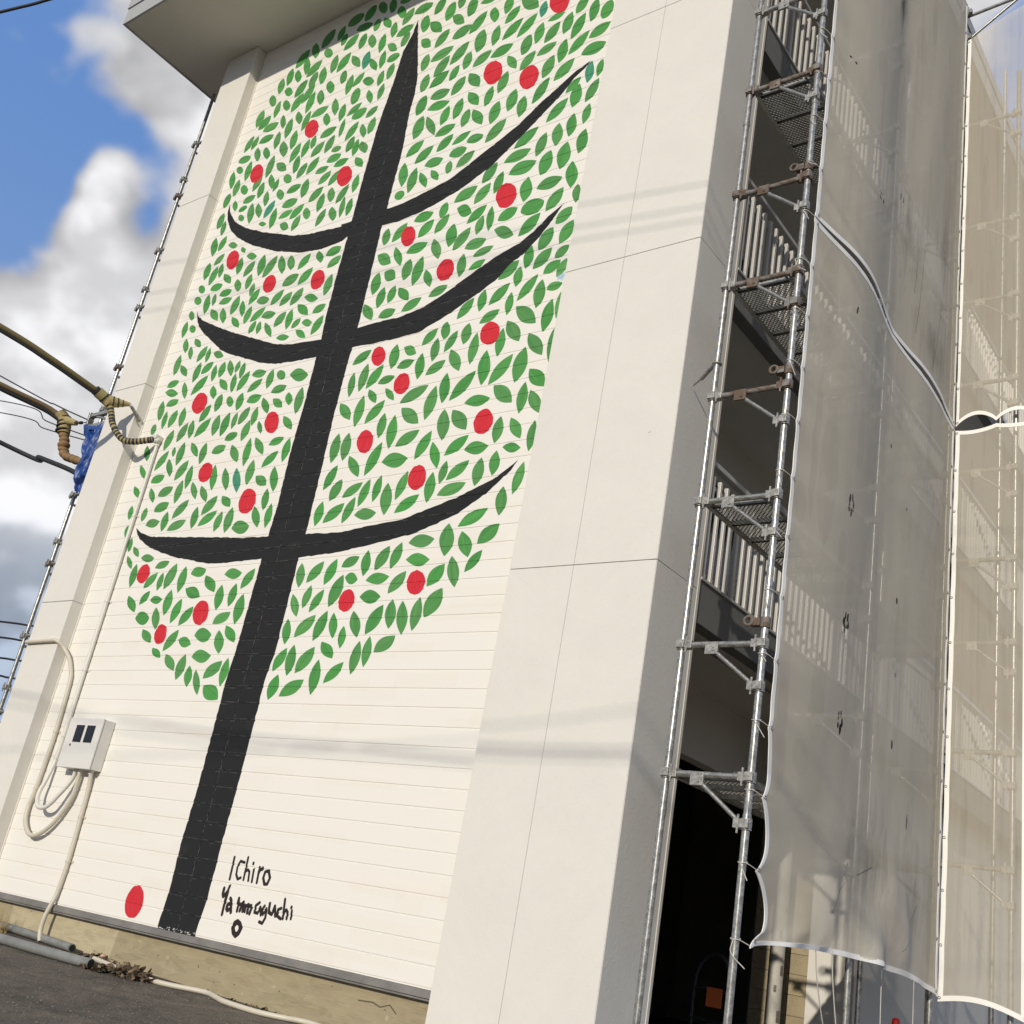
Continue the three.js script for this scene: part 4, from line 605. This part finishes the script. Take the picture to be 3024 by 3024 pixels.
  sheet('mesh_sheet', 'sooty grey mesh sheet hung on the scaffold just below the roof eave', upperAt, 70, 180, sheetMaterial(12, flip(upMarks)), 'grey mesh sheets on the scaffold');
  const wave = (u, v) => 0.02 * Math.sin(v * 17 + u * 3) * Math.sin(Math.PI * u);
  const up = u => Math.abs(Math.sin(Math.PI * u * 1.75)) ** 0.8;
  sheet('mesh_sheet', 'narrow sunlit mesh sheet across the outer bay, with a curved bottom hem', (u, v) => V(lerp(0.955 + 0.004 * scallop(v), 1.645, u), lerp(0.97 + 0.06 * Math.sin(Math.PI * u) - 0.05 * u, 6.33 - 0.03 * up(u) + 0.03 * u, v), -3.755 + wave(u, v) * 0.5 + 0.02 * Math.sin(Math.PI * u)), 14, 110, sheetMaterial(13, [['soot', 0.5, 0.9, 0.4, 0.08, 30], ['hole', 0.55, 0.62, 0.012, 0.003, 1]], 0.5), 'grey mesh sheets on the scaffold');
  sheet('mesh_sheet', 'narrow sunlit mesh sheet across the outer bay, its loose top open to the sky', (u, v) => V(lerp(0.955 + 0.004 * scallop(v), 1.645, u), lerp(6.37 + 0.10 * up(u), 11.5 + 0.3 * u, v), -3.755 + wave(u, v) * 0.5 + 0.02 * Math.sin(Math.PI * u)), 14, 110, sheetMaterial(14, [['soot', 0.4, 0.5, 0.4, 0.4, 40]], 0.5), 'grey mesh sheets on the scaffold', true);
  sheet('mesh_sheet', 'grey mesh sheet on the outermost row of standards beyond the outer bay', (u, v) => V(1.66 + 0.03 * Math.sin(Math.PI * u), lerp(1.0, 11.4, v), lerp(-3.80, -7.4, u)), 14, 40, sheetMaterial(15, []), 'grey mesh sheets on the scaffold');
  // cords that tie the sheets to the outer standard
  for (let k = 0; k <= 12; k++) for (const at of [lowerAt, upperAt]) {
    if (at === upperAt && (k === 0 || k > 7)) continue;
    const e = at(0.006, k / 12), y = e.y + 0.02;
    const loop = plain(new THREE.TorusGeometry(0.029, 0.0035, 6, 18).rotateX(Math.PI / 2 + 0.25).translate(0.90, y + 0.01, 0)); seed = 900 + k * 17 + (at === upperAt ? 7 : 0); rnd();
    const dn = rr(0.05, 0.16), tails = [tube([[0.925, y + 0.005, 0.012], [0.94, y, -0.01], [e.x + 0.004, e.y, e.z + 0.006]], 0.003, 10, 6), tube([[0.90, y, 0.028], [0.905 + rr(-0.01, 0.04), y - dn * 0.5, 0.04], [0.92 + rr(-0.01, 0.07), y - dn, 0.03 + rr(-0.01, 0.03)]], 0.0032, 10, 6)];
    const o = obj('tie_cord', [loop, ...tails], M.cord); tag(o, 'thin cord tying a mesh sheet to the outer scaffold standard', 'cord', 'cords tying the sheets to the standard');
  }
  for (const [u, l, sx, sz] of [[0.27, 0.55, -0.02, -0.34], [0.38, 0.62, 0.02, -0.2], [0.64, 0.5, 0.0, -0.03], [0.82, 0.45, 0.0, -0.02]]) {
    const e = lowerAt(u, 0), o = obj('dangling_cord', [tube([[e.x, e.y + 0.02, e.z], [e.x + sx * 0.3, e.y - l * 0.3, e.z + sz * 0.2], [e.x + sx * 0.6, e.y - l * 0.7, e.z + sz * 0.6], [e.x + sx, e.y - l, e.z + sz]], 0.0045, 16, 6)], M.cord);
    tag(o, 'loose cord dangling from the bottom hem of the grey mesh sheet', 'cord', 'cords dangling from the bottom hem');
  }
}

/* ---------- scaffold on the far side of the left pilaster ---------- */
{
  const s = thing('scaffold', 'scaffold standards with brackets beyond the left corner pilaster', 'scaffold');
  const R = 0.0243, lev = [1.35, 2.3, 3.25, 4.2, 5.15, 6.1, 7.05, 8.0, 8.95, 9.9, 10.85];
  for (const [x, z] of [[-9.02, -0.32], [-8.62, -0.32], [-9.02, -1.1]]) obj('standard', [bar(V(x, ground(x, z) + 0.01, z), V(x, 11.8, z), R, 18)], M.galv, s);
  lev.forEach((y, i) => {
    const t = obj('transom', [bar(V(-9.02, y, -0.32), V(-8.62, y, -0.32), 0.02, 12)], M.galv, s);
    obj('wedge_coupler', [...coupler(-9.02, y, -0.32, -1), rbox(-9.13, -9.05, y - 0.03, y + 0.02, -0.34, -0.3, 0.006)], i % 3 ? M.galvDull : M.rust, t);
    if (i % 2) obj('bracket_brace', [bar(V(-9.0, y + 0.3, -0.33), V(-8.66, y + 0.05, -0.34), 0.013, 10), ...coupler(-9.02, y + 0.3, -0.32, -1)], M.galvDull, s);
    obj('ledger', [bar(V(-9.04, y - 0.12, -0.36), V(-9.04, y - 0.12, -3), 0.018, 10)], M.galv, s);
  });
  sheet('mesh_sheet', 'dark mesh sheet behind the standards beyond the left corner pilaster', (u, v) => V(-8.9 - 0.04 * Math.sin(v * 30) * Math.sin(Math.PI * u), lerp(0.4, 11.6, v), lerp(-0.5, -4.5, u)), 10, 60, sheetMaterial(16, []), 'grey mesh sheets on the scaffold');
}

/* ---------- meter box and its pipes ---------- */
{
  const b = thing('meter_box', 'white electric meter box with two dark windows on the siding', 'meter box', [-6.6, 1.68, -0.145]);
  const w = 0.297;   // half width
  obj('body', [rbox(-w, w, 0, 0.512, 0, 0.122, 0.004)], M.boxPaint, b);
  const dr = obj('door', [rbox(-w - 0.004, w + 0.003, -0.004, 0.517, 0.126, 0.148, 0.006)], M.boxPaint, b);
  obj('lock', [bar(V(-0.165, 0.23, 0.148), V(-0.165, 0.23, 0.153), 0.012, 12)], M.rust, dr);
  for (const x of [-0.072, 0.124]) { const wf = obj('window_frame', [rbox(x - 0.074, x + 0.074, 0.262, 0.44, 0.1485, 0.153, 0.002)], M.black, b); obj('pane', [rbox(x - 0.060, x + 0.060, 0.276, 0.426, 0.1531, 0.155, 0.0008)], M.glassDark, wf); }
  for (const x of [-0.06, 0.02, 0.22]) obj('gland', [bar(V(x, -0.04, 0.055), V(x, 0.0, 0.055), 0.024, 14)], M.pipeWhite, b);
}
const P = M.pipeCream;
function conduit(label, pts, r, mat, clips, n = 80) {
  const c = thing('conduit_pipe', label, 'pipe', [0, 0, 0], 'pipes on the gable wall');
  obj('pipe', [tube(pts, r, n, 12)], mat, c);
  for (const [x, y, z] of clips) obj('clip', [bar(V(x, y - 0.012, z), V(x, y + 0.012, z), r + 0.006, 14), rbox(x - r - 0.03, x + r + 0.03, y - 0.012, y + 0.012, -0.151, -0.143, 0.002)], mat, c);
  return c;
}
conduit('straight cream conduit from the wrapped cable entry down to the left of the meter box', [[-7.16, 5.52, -0.118], [-7.155, 4.6, -0.118], [-7.15, 3.55, -0.118], [-7.145, 2.77, -0.118], [-7.14, 2.0, -0.118], [-7.135, 1.76, -0.112], [-7.13, 1.55, -0.075], [-7.13, 1.38, -0.04], [-7.03, 1.262, -0.02], [-6.87, 1.27, -0.02], [-6.76, 1.40, -0.045], [-6.68, 1.56, -0.085], [-6.66, 1.66, -0.09]], 0.022, M.pipeWhite, [[-7.155, 4.6, -0.118], [-7.15, 3.55, -0.118], [-7.145, 2.75, -0.118], [-7.138, 2.02, -0.118], [-7.135, 1.78, -0.113]], 140);
conduit('cream conduit bent round the left pilaster and looping low under the meter box', [[-8.29, 3.045, 0.026], [-8.05, 3.05, 0.026], [-7.8, 3.055, 0.026], [-7.66, 3.05, 0.02], [-7.6, 2.99, -0.05], [-7.5, 2.88, -0.1], [-7.41, 2.74, -0.115], [-7.36, 2.6, -0.118], [-7.32, 2.06, -0.118], [-7.33, 1.67, -0.118], [-7.345, 1.37, -0.115], [-7.36, 1.25, -0.11], [-7.31, 1.10, -0.1], [-7.14, 0.98, -0.09], [-6.96, 1.0, -0.09], [-6.77, 1.14, -0.1], [-6.62, 1.36, -0.105], [-6.585, 1.52, -0.1], [-6.58, 1.66, -0.09]], 0.023, P, [[-7.32, 2.06, -0.118], [-7.34, 1.45, -0.118]], 140);
conduit('beige conduit running from the meter box down to the asphalt', [[-6.38, 1.66, -0.09], [-6.375, 1.5, -0.112], [-6.365, 1.22, -0.118], [-6.345, 0.79, -0.118], [-6.36, 0.5, -0.115], [-6.37, 0.38, -0.095], [-6.39, 0.25, -0.08], [-6.39, 0.12, -0.08], [-6.33, 0.035, -0.07]], 0.022, P, [[-6.367, 1.22, -0.118], [-6.345, 0.79, -0.118]], 90);

/* ---------- service cable with its wrapped end ---------- */
{
  const s = thing('service_cable', 'yellow hose covered service cable wrapped with tape, tied to the left pilaster', 'cable');
  const drop = [[-7.79, 6.03, 0.45], [-7.79, 6.06, 0.7], [-7.83, 6.13, 1.15], [-7.94, 6.22, 1.75], [-8.3, 6.42, 4], [-8.9, 6.85, 9], [-9.5, 7.5, 14.8]];
  obj('hose', [tube(drop, 0.036, 160, 12)], M.hose, s);
  obj('carrier_wire', [tube(drop.map(([x, y, z]) => [x + 0.012, y - 0.05, z]), 0.02, 160, 8)], M.rubber, s);
  for (const t of [2.9, 4.2, 5.8]) { const q = (t - 1.75) / (4 - 1.75), x = lerp(-7.94, -8.3, q), y = lerp(6.22, 6.42, q); obj('tape_band', [bar(V(x, y, t), V(x - 0.012, y + 0.007, t + 0.08), 0.047, 14)], M.rubber, s); }
  obj('tape_band', [bar(V(-7.785, 6.035, 0.52), V(-7.78, 6.005, 0.40), 0.06, 14)], M.rubber, s);
  // bundle: wraps round the splice, tied to an anchor on the return of the pilaster
  const body = obj('wrapped_splice', [tube([[-7.785, 6.03, 0.48], [-7.765, 5.985, 0.36], [-7.74, 5.95, 0.31]], 0.07, 12, 14), bar(V(-7.755, 5.97, 0.33), V(-7.63, 6.02, 0.12), 0.085, 16, 0.022)], M.wrap, s);
  for (const [a, b, r] of [[V(-7.728, 5.981, 0.285), V(-7.722, 5.983, 0.275), 0.075], [V(-7.70, 5.992, 0.238), V(-7.694, 5.995, 0.228), 0.062], [V(-7.672, 6.003, 0.19), V(-7.668, 6.005, 0.183), 0.047], [V(-7.772, 6.0, 0.39), V(-7.768, 5.992, 0.375), 0.075]]) obj('tape_turn', [bar(a, b, r, 16)], M.rubber, body);
  obj('anchor_rod', [bar(V(-7.63, 6.02, 0.11), V(-7.655, 5.83, -0.1), 0.005, 8), bar(V(-7.633, 6.005, 0.09), V(-7.652, 5.905, -0.09), 0.02, 14), plain(new THREE.TorusGeometry(0.02, 0.004, 6, 12).translate(-7.63, 6.015, 0.115))], M.galvDull, s);
  const tail = [[-7.74, 5.95, 0.31], [-7.69, 5.83, 0.28], [-7.64, 5.70, 0.25], [-7.56, 5.58, 0.2], [-7.46, 5.50, 0.14], [-7.36, 5.505, 0.06], [-7.25, 5.545, -0.02], [-7.17, 5.575, -0.075]];
  const tl = obj('wrapped_tail', [tube(tail, 0.036, 50, 12)], M.wrap, s), cv = new THREE.CatmullRomCurve3(tail.map(q => V(...q)));
  seed = 61; for (let t = 0.03; t < 0.97; t += rr(0.036, 0.055)) { const w = rr(0.018, 0.036), a = cv.getPoint(t), b = cv.getPoint(Math.min(1, t + w)); obj('tape_turn', [bar(a, b, 0.0385, 14)], M.rubber, tl); }
  obj('entry_cap', [plain(new THREE.SphereGeometry(0.05, 16, 10).scale(1, 0.85, 1).translate(-7.155, 5.565, -0.1)), rbox(-7.215, -7.12, 5.57, 5.63, -0.148, -0.04, 0.012), bar(V(-7.16, 5.50, -0.118), V(-7.16, 5.55, -0.118), 0.03, 14)], M.pipeWhite, s);
}
/* second service cable, going round to a bracket on the hidden side wall */
{
  const s = thing('service_cable', 'brown taped service cable going to the steel bracket behind the left pilaster', 'cable');
  const drop = [[-9.86, 6.36, -0.22], [-9.97, 6.44, 0.0], [-10.12, 6.48, 0.55], [-10.3, 6.55, 1.4], [-10.7, 6.8, 4.5], [-11, 7.2, 9], [-10, 7.7, 14.8]];
  obj('hose', [tube(drop, 0.038, 160, 12)], std(col(0.18, 0.125, 0.055), 0.55), s);
  obj('carrier_wire', [tube(drop.map(([x, y, z]) => [x + 0.01, y - 0.06, z]), 0.028, 160, 8)], M.rubber, s);
  const body = obj('wrapped_splice', [tube([[-9.9, 6.42, -0.18], [-9.86, 6.36, -0.24], [-9.82, 6.26, -0.27], [-9.80, 6.14, -0.28]], 0.085, 16, 14), bar(V(-9.85, 6.34, -0.25), V(-9.55, 6.26, -0.28), 0.07, 14, 0.035)], M.wrap, s);
  for (const y of [6.36, 6.30, 6.24, 6.17]) obj('tape_turn', [bar(V(-9.855 + (6.36 - y) * 0.25, y + 0.01, -0.25), V(-9.85 + (6.36 - y) * 0.25, y - 0.006, -0.253), 0.09, 16)], M.rubber, body);
  obj('tension_wire', [bar(V(-9.55, 6.26, -0.28), V(-9.15, 6.23, -0.3), 0.006, 8), bar(V(-9.47, 6.255, -0.285), V(-9.42, 6.25, -0.287), 0.022, 12)], M.rubber, s);
  const tail = [[-9.80, 6.14, -0.28], [-9.72, 6.02, -0.29], [-9.69, 5.9, -0.30], [-9.58, 5.78, -0.31], [-9.4, 5.72, -0.31], [-9.2, 5.66, -0.32], [-9.0, 5.62, -0.34], [-8.72, 5.58, -0.4]];
  const cv = new THREE.CatmullRomCurve3(tail.map(q => V(...q))), gs = [tube(tail, 0.05, 40, 12)]; seed = 71;
  for (let t = 0.05; t < 0.7; t += 0.085) { const a = cv.getPoint(t); gs.push(plain(new THREE.SphereGeometry(rr(0.066, 0.085), 12, 8).scale(1, rr(0.6, 0.8), 1).rotateZ(rr(-0.8, 0.8)).translate(a.x, a.y, a.z))); }
  obj('taped_tail', gs, M.wrapBrown, s);
  // steel bracket
  const br = thing('steel_bracket', 'galvanised steel bracket frame sticking out behind the left pilaster', 'bracket', [-8.84, 6.13, -0.3]);
  obj('arm', [rbox(-0.42, 0.3, 0.17, 0.22, -0.03, 0.03, 0.004)], M.galv, br); obj('arm', [rbox(-0.40, 0.3, 0, 0.05, -0.03, 0.03, 0.004)], M.galv, br); obj('end_plate', [rbox(-0.43, -0.39, -0.02, 0.24, -0.04, 0.04, 0.004)], M.galv, br); obj('cross_bar', [bar(V(-0.36, 0.2, 0), V(0.2, 0.03, 0), 0.018, 10)], M.galvDull, br);
  // blue tarpaulin sleeve over the scaffold foot of the bracket
  const leftEdge = y => { const k = [[5.1, -8.8], [5.16, -8.9], [5.3, -9.07], [5.45, -9.1], [5.62, -9.02], [5.78, -9.14], [5.9, -9.13], [6.0, -9.2], [6.08, -9.33], [6.2, -9.36]]; for (let i = 1; i < k.length; i++) if (y <= k[i][0]) return lerp(k[i - 1][1], k[i][1], (y - k[i - 1][0]) / (k[i][0] - k[i - 1][0])); return -9.36; };
  const tp = (u, v) => { const a = u * Math.PI * 2, y = lerp(5.13, 6.1, v), l = leftEdge(y) + 0.07, w = (-8.66 - l) / 2, n = fbm(Math.cos(a) * 2.2 + 5, y * 5, Math.sin(a) * 2.2, 4) - 0.5, cr = Math.abs(Math.sin(a * 4 + y * 7 + n * 5)); return V((l - 8.66) / 2 + Math.cos(a) * w * (1 + 0.22 * n), y + 0.05 * Math.sin(a * 3 + 1) * (v > 0.9 || v < 0.1 ? 1 : 0.2), -0.3 + Math.sin(a) * (0.12 + 0.10 * n + 0.035 * cr)); };
  const p = [], idx = [], nu = 72, nv = 44; for (let j = 0; j <= nv; j++) for (let i = 0; i <= nu; i++) { const q = tp(i / nu, j / nv); p.push(q.x, q.y, q.z); }
  for (let j = 0; j < nv; j++) for (let i = 0; i < nu; i++) { const a = j * (nu + 1) + i; idx.push(a, a + nu + 1, a + 1, a + 1, a + nu + 1, a + nu + 2); }
  const g = new THREE.BufferGeometry(); g.setAttribute('position', new THREE.Float32BufferAttribute(p, 3)); g.setIndex(idx); g.computeVertexNormals();
  const q = new THREE.Mesh(g, M.tarp); q.material.side = THREE.DoubleSide; q.name = numbered('tarpaulin'); q.castShadow = q.receiveShadow = true; scene.add(q); tag(q, 'crumpled blue tarpaulin wrapped round the scaffold below the steel bracket', 'tarpaulin');
}
/* thin wires */
function wire(label, pts, r, group = 'overhead wires') { const o = obj('overhead_wire', [tube(pts, r, 220, 8)], M.rubber); return tag(o, label, 'wire', group); }
wire('thin wire sagging to the steel bracket, above the brown taped cable', [[-9.28, 6.27, -0.3], [-9.9, 6.5, -0.1], [-11.0, 6.95, 0.25], [-12, 7.5, 6], [-10, 8, 14.8]], 0.009);
wire('black cable drooping to the blue tarpaulin', [[-8.75, 5.3, -0.31], [-9.3, 5.53, -0.30], [-10.1, 5.79, -0.24], [-11.4, 6.2, -0.1], [-13, 6.9, 6], [-10.1, 7.4, 14.8]], 0.033);
for (const [y0, y1] of [[5.94, 7.02], [5.89, 6.83]]) wire('thin pair wire running level to the blue tarpaulin', [[-8.95, y0, -0.3], [-10.4, lerp(y0, y1, 0.45), -0.3], [-12.0, y1, -0.3], [-22, y1 + 2.4, -0.5]], 0.008, 'pair wires at the tarpaulin');
wire('black wire high in the sky passing behind the roof eave', [[-22, 11, 7], [-17.94, 14.1, 2.51], [-16.46, 15.70, 0.92], [-15.92, 16.24, 0.39], [-15.17, 16.9, -0.29], [-14.35, 19.0, -2.5], [-13, 22, -6]], 0.03);
for (const [y, d] of [[11.29, 0.15], [10.5, 0.13], [9.5, 0.14], [8.63, 0.10]]) wire('distant power line low over the horizon beyond the left scaffold', [[-56, y - 1.6, -5], [-51.25, y - 0.95, -14.9], [-48.93, y - d * 0.5, -19.9], [-48.4, y + d * 0.5, -20.95], [-46.8, y + 0.42, -23.7], [-42, y + 1.6, -33]], 0.05, 'distant power lines');
/* the street side, behind the viewer: a pole and the lines whose shadows cross the wall */
{
  const p = thing('utility_pole', 'concrete utility pole at the kerb holding the service cables', 'utility pole', [-9.8, ground(-9.8, 15), 15]);
  obj('shaft', [bar(V(0, 0, 0), V(0, 9.6, 0), 0.17, 20, 0.11)], M.trimLight, p); obj('cross_arm', [rbox(-0.9, 0.9, 8.1, 8.19, -0.19, -0.115, 0.006)], M.galvDull, p);
  const line = (label, pts, z, r) => wire(label, pts.map(([x, y]) => [x + 0.265 * z, y + 0.386 * z, z]), r, 'lines along the street');
  line('heavy street cable sagging past the meter box height', [[-22, 4.8], [-12, 2.9], [-7.52, 2.38], [-6.2, 2.29], [-4.5, 2.19], [-3, 2.15], [0, 2.13], [6, 2.5], [16, 4.2]], 12, 0.012);
  line('second street cable just under the heavy one', [[-22, 4.6], [-12, 2.7], [-7.5, 2.26], [-4.5, 2.1], [-2, 2.06], [0, 2.08], [6, 2.4], [16, 4.1]], 12, 0.007);
  line('street cable rising towards the scaffold corner', [[-10, 1.7], [-5, 1.98], [-3, 2.13], [-1.5, 2.25], [0, 2.42], [6, 3.3], [16, 5.4]], 12, 0.006);
  for (const [ya, yb] of [[8.29, 6.93], [7.83, 6.70], [7.55, 6.56]]) line('upper street wire sloping down to the scaffold corner', [[-20, ya + (ya - yb) * 1.4], [-8.1, ya], [0, yb], [12, yb - 1.4]], 9, 0.0065);
}

/* ---------- along the foot of the wall ---------- */
{
  const lay = (pts, h) => pts.map(([x, z]) => [x, ground(x, z) + h, z]);
  const a = thing('drain_pipe', 'long grey plastic pipe lying on the asphalt, ending in dead leaves', 'pipe');
  const hollow = (pts, r, mat, par) => { const g = tube(pts, r, 24, 16); obj('pipe_wall', [g], mat, par); const e = V(...pts[pts.length - 1]), d = e.clone().sub(V(...pts[pts.length - 2])).normalize(); obj('bore_shade_disc', [bar(e, e.clone().addScaledVector(d, 0.003), r * 0.82, 14)], M.black, par); };  // pipe ends are closed; a black disc paints the shade of the opening
  hollow(lay([[-9.0, 0.62], [-6.6, 0.56], [-5.5, 0.52], [-4.72, 0.42]], 0.043), 0.042, M.pipeGrey, a);
  const b = thing('drain_pipe', 'shorter grey plastic pipe lying against the concrete plinth', 'pipe');
  hollow(lay([[-8.6, -0.14], [-6.9, -0.13], [-6.3, -0.10], [-5.75, -0.05]], 0.042), 0.038, M.pipeGrey, b);
  const h = obj('garden_hose', [tube(lay([[-5.3, 0.0], [-5.0, 0.06], [-4.6, 0.14], [-4.15, 0.18], [-3.95, 0.12], [-3.72, -0.02], [-3.5, 0.05], [-3.27, 0.13], [-2.9, 0.14], [-2.7, 0.05], [-2.53, -0.06], [-2.2, -0.02], [-1.6, 0.14]], 0.021), 0.021, 90, 10)], M.pipeCream); tag(h, 'cream hose snaking along the foot of the plinth', 'hose');
  // dead leaves: curled leaf-sized faces in a heap
  seed = 2024; const gs = [];
  const leafAt = (x, y, z, s, par) => {
    const g = new THREE.PlaneGeometry(s, s * rr(0.45, 0.7), 4, 2), p = g.attributes.position, cu = rr(6, 16);
    for (let i = 0; i < p.count; i++) { const u = p.getX(i), v = p.getY(i), k = 1 - Math.pow(Math.abs(u) / (s * 0.5), 2) * 0.85; p.setY(i, v * k); p.setZ(i, cu * (u * u * 0.6 + v * v)); }
    g.rotateX(rr(-2, 2)); g.rotateY(rr(0, 6)); g.rotateZ(rr(-1, 1)); g.translate(x, y, z); g.computeVertexNormals(); const q = plain(g), c = new Float32Array(q.attributes.position.count * 3), t = rr(0.35, 1.7), w = rnd() > 0.85 ? 2.1 : 1; for (let i = 0; i < c.length; i += 3) { c[i] = t * w; c[i + 1] = t * w * rr(0.9, 1.0); c[i + 2] = t * w * 0.9; } q.setAttribute('color', new THREE.BufferAttribute(c, 3)); return q;
  };
  for (let i = 0; i < 190; i++) { const u = rnd(), r = Math.pow(rnd(), 0.7), an = rr(0, 6.28), x = lerp(-4.78, -4.15, u) + Math.cos(an) * 0.07 * r, z = 0.36 - 0.12 * u + Math.sin(an) * 0.15 * r, hh = (0.025 + 0.09 * Math.sin(Math.PI * clamp((u - 0.25) / 0.75))) * (1 - r * 0.6); gs.push(leafAt(x, ground(x, z) + 0.015 + rnd() * hh, z, rr(0.045, 0.1))); }
  for (let i = 0; i < 60; i++) { const x = rr(-5.6, -5.05), z = rr(-0.16, 0.02); gs.push(leafAt(x, ground(x, z) + 0.012 + rnd() * 0.07 * Math.exp(-((x + 5.25) ** 2) * 40), z, rr(0.03, 0.075))); }
  for (let i = 0; i < 45; i++) { const x = rr(-4.1, -1.6), z = -0.19 + Math.abs(rr(-0.1, 0.1)); gs.push(leafAt(x, ground(x, z) + 0.01, z, rr(0.02, 0.05))); }
  const lf = new THREE.Mesh(mergeGeometries(gs), M.deadLeaf); lf.name = 'dead_leaves'; lf.castShadow = lf.receiveShadow = true; lf.userData = { kind: 'stuff', label: 'heap of curled brown dead leaves at the foot of the plinth', category: 'dead leaves' }; scene.add(lf);
  const pb = []; seed = 88; for (let i = 0; i < 2600; i++) { const x = rr(-7.5, -0.6), z = rr(-0.1, 3.0), s = 0.003 + 0.009 * rnd() * rnd(); pb.push(plain(new THREE.IcosahedronGeometry(s, 0).scale(1, 0.6, 1).rotateY(rr(0, 6)).translate(x, ground(x, z) + s * 0.3, z))); }
  const pm = new THREE.Mesh(mergeGeometries(pb), std(col(0.17, 0.155, 0.13), 0.9)); pm.name = 'loose_grit'; pm.castShadow = pm.receiveShadow = true; pm.userData = { kind: 'stuff', label: 'loose grit scattered on the asphalt', category: 'grit' }; scene.add(pm);
  const dg = []; for (let i = 0; i < 40; i++) { const x = -6.95 + rr(-0.12, 0.1), z = 0.02 + rr(-0.08, 0.1), y = ground(x, z), d = rr(-0.08, 0.1); dg.push(plain(bar(V(x, y, z), V(x + d, y + rr(0.08, 0.24), z + rr(-0.05, 0.06)), 0.003, 4, 0.0008))); }
  const gm = new THREE.Mesh(mergeGeometries(dg), M.dryGrass); gm.name = 'dry_grass'; gm.castShadow = gm.receiveShadow = true; gm.userData = { kind: 'stuff', label: 'tuft of dry yellow grass at the end of the grey pipes', category: 'grass' }; scene.add(gm);
}

/* ---------- in the open store room ---------- */
{
  const x = -0.78, z = -3.1, y = ground(x, z);
  const t = thing('hand_truck', 'black hand truck with an orange tag standing in the dark store room', 'hand truck', [x, y, z]);
  obj('handle', [tube([[-0.16, 0.15, 0], [-0.17, 0.8, 0], [-0.12, 1.02, -0.02], [0, 1.1, -0.03], [0.12, 1.02, -0.02], [0.17, 0.8, 0], [0.16, 0.15, 0]], 0.016, 50, 10)], M.rubber, t);
  for (const k of [0.3, 0.55, 0.8]) obj('cross_bar', [bar(V(-0.165, k, 0), V(0.165, k, 0), 0.011, 10)], M.rubber, t);
  obj('toe_plate', [rbox(-0.2, 0.2, 0.03, 0.05, 0, 0.25, 0.005)], M.rubber, t);
  for (const s of [-1, 1]) { const w = obj('wheel', [plain(new THREE.TorusGeometry(0.085, 0.03, 10, 20).rotateY(Math.PI / 2).translate(s * 0.2, 0.12, -0.06))], M.rubber, t); obj('rim', [bar(V(s * 0.2 - 0.02, 0.12, -0.06), V(s * 0.2 + 0.02, 0.12, -0.06), 0.06, 16)], M.galvDull, w); }
  obj('tag_plate', [rbox(-0.03, 0.12, 0.66, 0.82, 0.02, 0.03, 0.004)], M.orange, t);
  const c = thing('traffic_cone', 'red traffic cone standing under the scaffold', 'traffic cone', [0.52, ground(0.52, -4.05), -4.05]);
  obj('body', [plain(new THREE.LatheGeometry([[0.15, 0.03], [0.14, 0.05], [0.035, 0.84], [0.03, 0.87], [0.0, 0.88]].map(q => new THREE.Vector2(...q)), 28))], M.red, c); obj('base', [rbox(-0.2, 0.2, 0, 0.03, -0.2, 0.2, 0.006)], M.rubber, c);
  const cr = thing('storage_crate', 'grey plastic crate on the store room floor beside the hand truck', 'crate', [-1.15, ground(-1.15, -3.3), -3.3]);
  obj('tub', [rbox(-0.25, 0.25, 0, 0.02, -0.18, 0.18, 0.005), rbox(-0.25, -0.235, 0.02, 0.3, -0.18, 0.18, 0.004), rbox(0.235, 0.25, 0.02, 0.3, -0.18, 0.18, 0.004), rbox(-0.235, 0.235, 0.02, 0.3, -0.18, -0.165, 0.004), rbox(-0.235, 0.235, 0.02, 0.3, 0.165, 0.18, 0.004)], M.pipeGrey, cr); obj('rim', [rbox(-0.27, 0.27, 0.3, 0.325, 0.165, 0.2, 0.004), rbox(-0.27, 0.27, 0.3, 0.325, -0.2, -0.165, 0.004)], M.pipeGrey, cr);
}

renderer.render(scene, camera);
